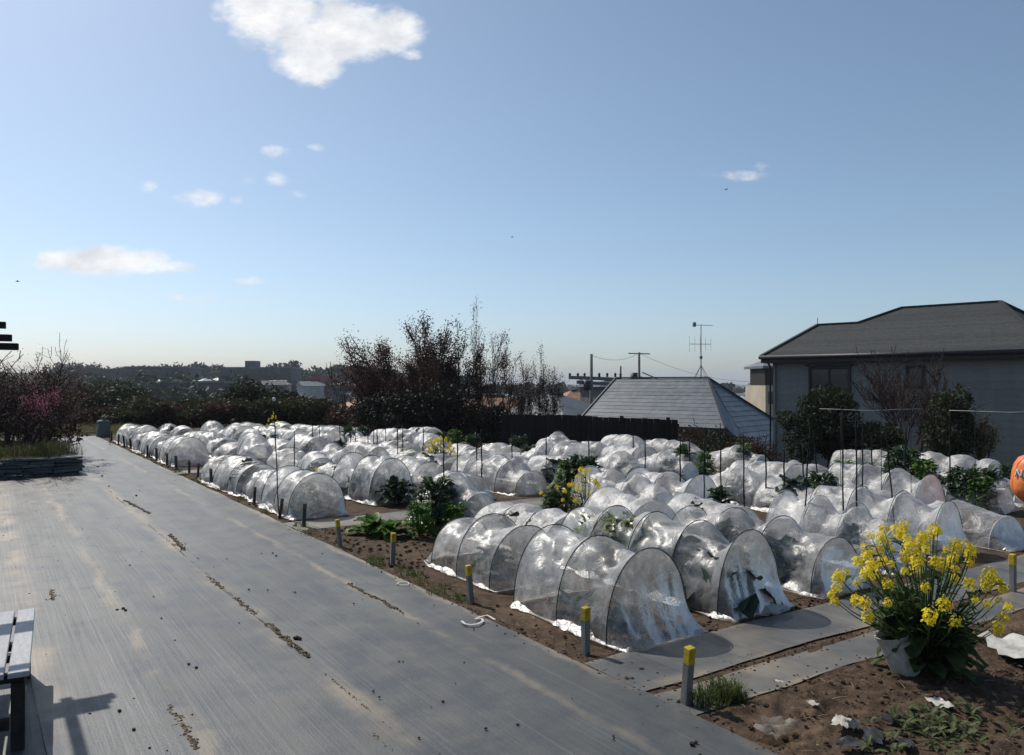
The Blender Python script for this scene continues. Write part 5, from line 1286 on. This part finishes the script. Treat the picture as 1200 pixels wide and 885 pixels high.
# woods on the skyline: one mass that nobody could count
def wood(name, label, spots, leaf, size, per, seed):
    rng = random.Random(seed); pts = []
    for (px, d, row, wpx) in spots:
        c = at(px, row, d); w = wpx/F_PX*d; hgt = rng.uniform(.8, 1.2)*w*.8
        pts += clump_points(rng, [(c.x, c.y, c.z - hgt*.5, w*.6, w*.6, hgt*.55), (c.x + rng.uniform(-.3, .3)*w, c.y, c.z - hgt*.9, w*.6, w*.6, hgt*.6)], per, -.1, 1.0/w*3, -1e9)
    o = obj(name, leaf_quads(pts, size, rng, size*.3, M[leaf], name)); return tag(o, label, 'wood', None, 'stuff')
sk = [(px, rh.uniform(420, 520), 430 + 3*math.sin(px*.05) + rh.uniform(-3, 4), rh.uniform(9, 16)) for px in range(66, 350, 4)]
wood('skyline_trees', 'dark tree tops between the far buildings on the left skyline', sk, 'leaf_dark', 1.3, 160, 1)
sk = [(px, rh.uniform(380, 460), 428 + 7*abs((px - 400)/60)**1.6 + rh.uniform(-1, 5), rh.uniform(10, 18)) for px in range(338, 470, 4)] + [(px, rh.uniform(380, 420), 440 + rh.uniform(-3, 4), rh.uniform(10, 18)) for px in range(345, 560, 6)]
wood('wooded_hill', 'wooded hill on the skyline left of the bushy tree', sk, 'leaf_dark', 1.2, 170, 2)
sk = [(px, rh.uniform(300, 700), 450 + rh.uniform(-1, 5), rh.uniform(6, 12)) for px in list(range(560, 720, 6)) + list(range(836, 930, 6))]
wood('far_trees', 'low dark trees along the horizon either side of the tiled roof', sk, 'leaf_dark', 1.3, 140, 3)
sk = [(rh.uniform(70, 440), rh.uniform(110, 330), 0, 0) for _ in range(60)]
sk = [(px, d, HOR - (ground_z((px-600)/F_PX*d, d) + rh.uniform(4, 8) - CAM_H)/d*F_PX, 5.5/d*F_PX) for px, d, _, _ in sk]
wood('town_trees', 'dark garden trees between the houses of the far town', sk, 'leaf_dark', .8, 170, 4)

# ------------------------------------------------------------------ small things
cb_ = gp(121, 512); cbin = thing('compost_bin', 'grey bin with a knobbed lid at the far end of the path', 'bin', cb_); cbin.scale = (.75, .75, .85)
m = MB(); m.lathe([(0, 0), (.30, 0), (.31, .03), (.26, .62), (.25, .64), (0, .64)], 14); m.build('body', M['bin_grey'], cbin, True)
m = MB(); m.lathe([(.285, .60), (.29, .645), (.25, .70), (.07, .74), (.06, .80), (.09, .86), (.05, .90), (0, .90)], 14); m.build('lid', M['bin_grey'], cbin, True)
pl = gp(103, 508); m = MB(); m.bbox(-.55, .55, -.12, .12, .02, .09, .01); tag(m.build('timber_plank', M['wall_far'], None, False, pl, .1), 'grey plank lying across the far end of the path', 'plank')

ob = gp(1212, 610); oc = thing('orange_cover', 'orange rounded plastic cover with white lettering on a dark stake', 'cover', ob)
cz = at(0, 561, ob.y).z; rad = 24/F_PX*ob.y*1.02
def orange_mat():
    t = NT('orange_plastic'); v = t.coord('Object'); n = t.noise(v, 6, 4, .6)
    c = t.mix(t.ramp(n, .35, .65), (.72, .15, .035), (.80, .24, .07)); return t.done(t.bsdf(c, .45, .4, t.bump(t.noise(v, 14, 4, .6), .4, .02)))
M['orange'] = orange_mat()
m = MB(); prof = [(0, 1.2), (.35, 1.16), (.66, 1.0), (.84, .72), (.93, .35), (1.0, -.05), (1.0, -.4), (.9, -.72), (.66, -1.0), (.5, -1.12), (.42, -1.2)]
m.lathe([(r*rad, z*rad) for r, z in prof][::-1], 26, (0, 0, cz)); m.v = [(x*(1+.05*fbm((x*6, y*6, z*6))), y*(1+.05*fbm((x*6, y*6, z*6+3))), z) for x, y, z in m.v]
m.build('shell', M['orange'], oc, True)
m = MB(); m.tube([(0, 0, -.1), (0, 0, cz + rad*.9)], .03, 8); m.build('stake', M['stake'], oc, True)
def letter_on(ch, ang):
    G = {'N': [[(0, 0), (0, 1), (1, 0), (1, 1)]], 'K': [[(0, 0), (0, 1)], [(1, 1), (0, .45), (1, 0)]], 'X': [[(0, 0), (1, 1)], [(0, 1), (1, 0)]]}[ch]
    m = MB(); s = rad*.34
    for st in G:
        for (p, q) in zip(st[:-1], st[1:]):
            pts = []
            for f in (0, .25, .5, .75, 1):
                x, z = p[0]+(q[0]-p[0])*f, p[1]+(q[1]-p[1])*f; a = ang + (x*.3); zz = rad*(.12) + z*s
                rr = rad*(1.0 - .11*((zz/rad + .05)/.45)**1.2 if zz > 0 else 1)*1.055; pts.append((rr*math.cos(a), rr*math.sin(a), cz + zz))
            m.tube(pts, rad*.045, 5)
    m.build('letter', M['chalk'], oc, True)
for k, ch in enumerate('NK'): letter_on(ch, R(-172) + k*.45)
def bird(px, py, d, s, label):
    c = at(px, py, d); m = MB(); m.tube([(-.16*s, 0, 0), (-.05*s, 0, .01), (.08*s, 0, .01), (.2*s, 0, 0)], [.005, .045*s, .035*s, .006], 6)
    b = thing('flying_bird', label, 'bird', c, .6, 'birds in the sky'); m.build('body', M['bird'], b, True)
    for q in (-1, 1): m = MB(); m.add([(.06*s, 0, .01), (-.05*s, 0, .01), (-.06*s, q*.28*s, .09*s), (.02*s, q*.3*s, .1*s), (.0, q*.02, .03)], [(0, 1, 2, 3), (0, 3, 2, 4)]); m.build('wing', M['bird'], b)
bird(20, 330, 40, .55, 'tiny dark bird low in the sky at the far left'); bird(851, 222, 40, .5, 'tiny dark bird under the thin cloud at right'); bird(600, 278, 45, .45, 'tiny dark bird in the middle of the sky')

# ------------------------------------------------------------------ the air
hm = bpy.data.materials.new('haze_air'); hm.use_nodes = True; hn = hm.node_tree.nodes; hm.node_tree.links
for n in list(hn): hn.remove(n)
ho = hn.new('ShaderNodeOutputMaterial'); hv = hn.new('ShaderNodeVolumePrincipled')
hv.inputs['Color'].default_value = (.80, .87, .95, 1); hv.inputs['Density'].default_value = 0.00027; hv.inputs['Anisotropy'].default_value = 0.0
hm.node_tree.links.new(hv.outputs[0], ho.inputs['Volume'])
m = MB(); m.box(-4500, 4500, -4500, 4500, -20, 36)
tag(m.build('haze', hm), 'thin pale haze in the air over the far town', 'haze', None, 'stuff')
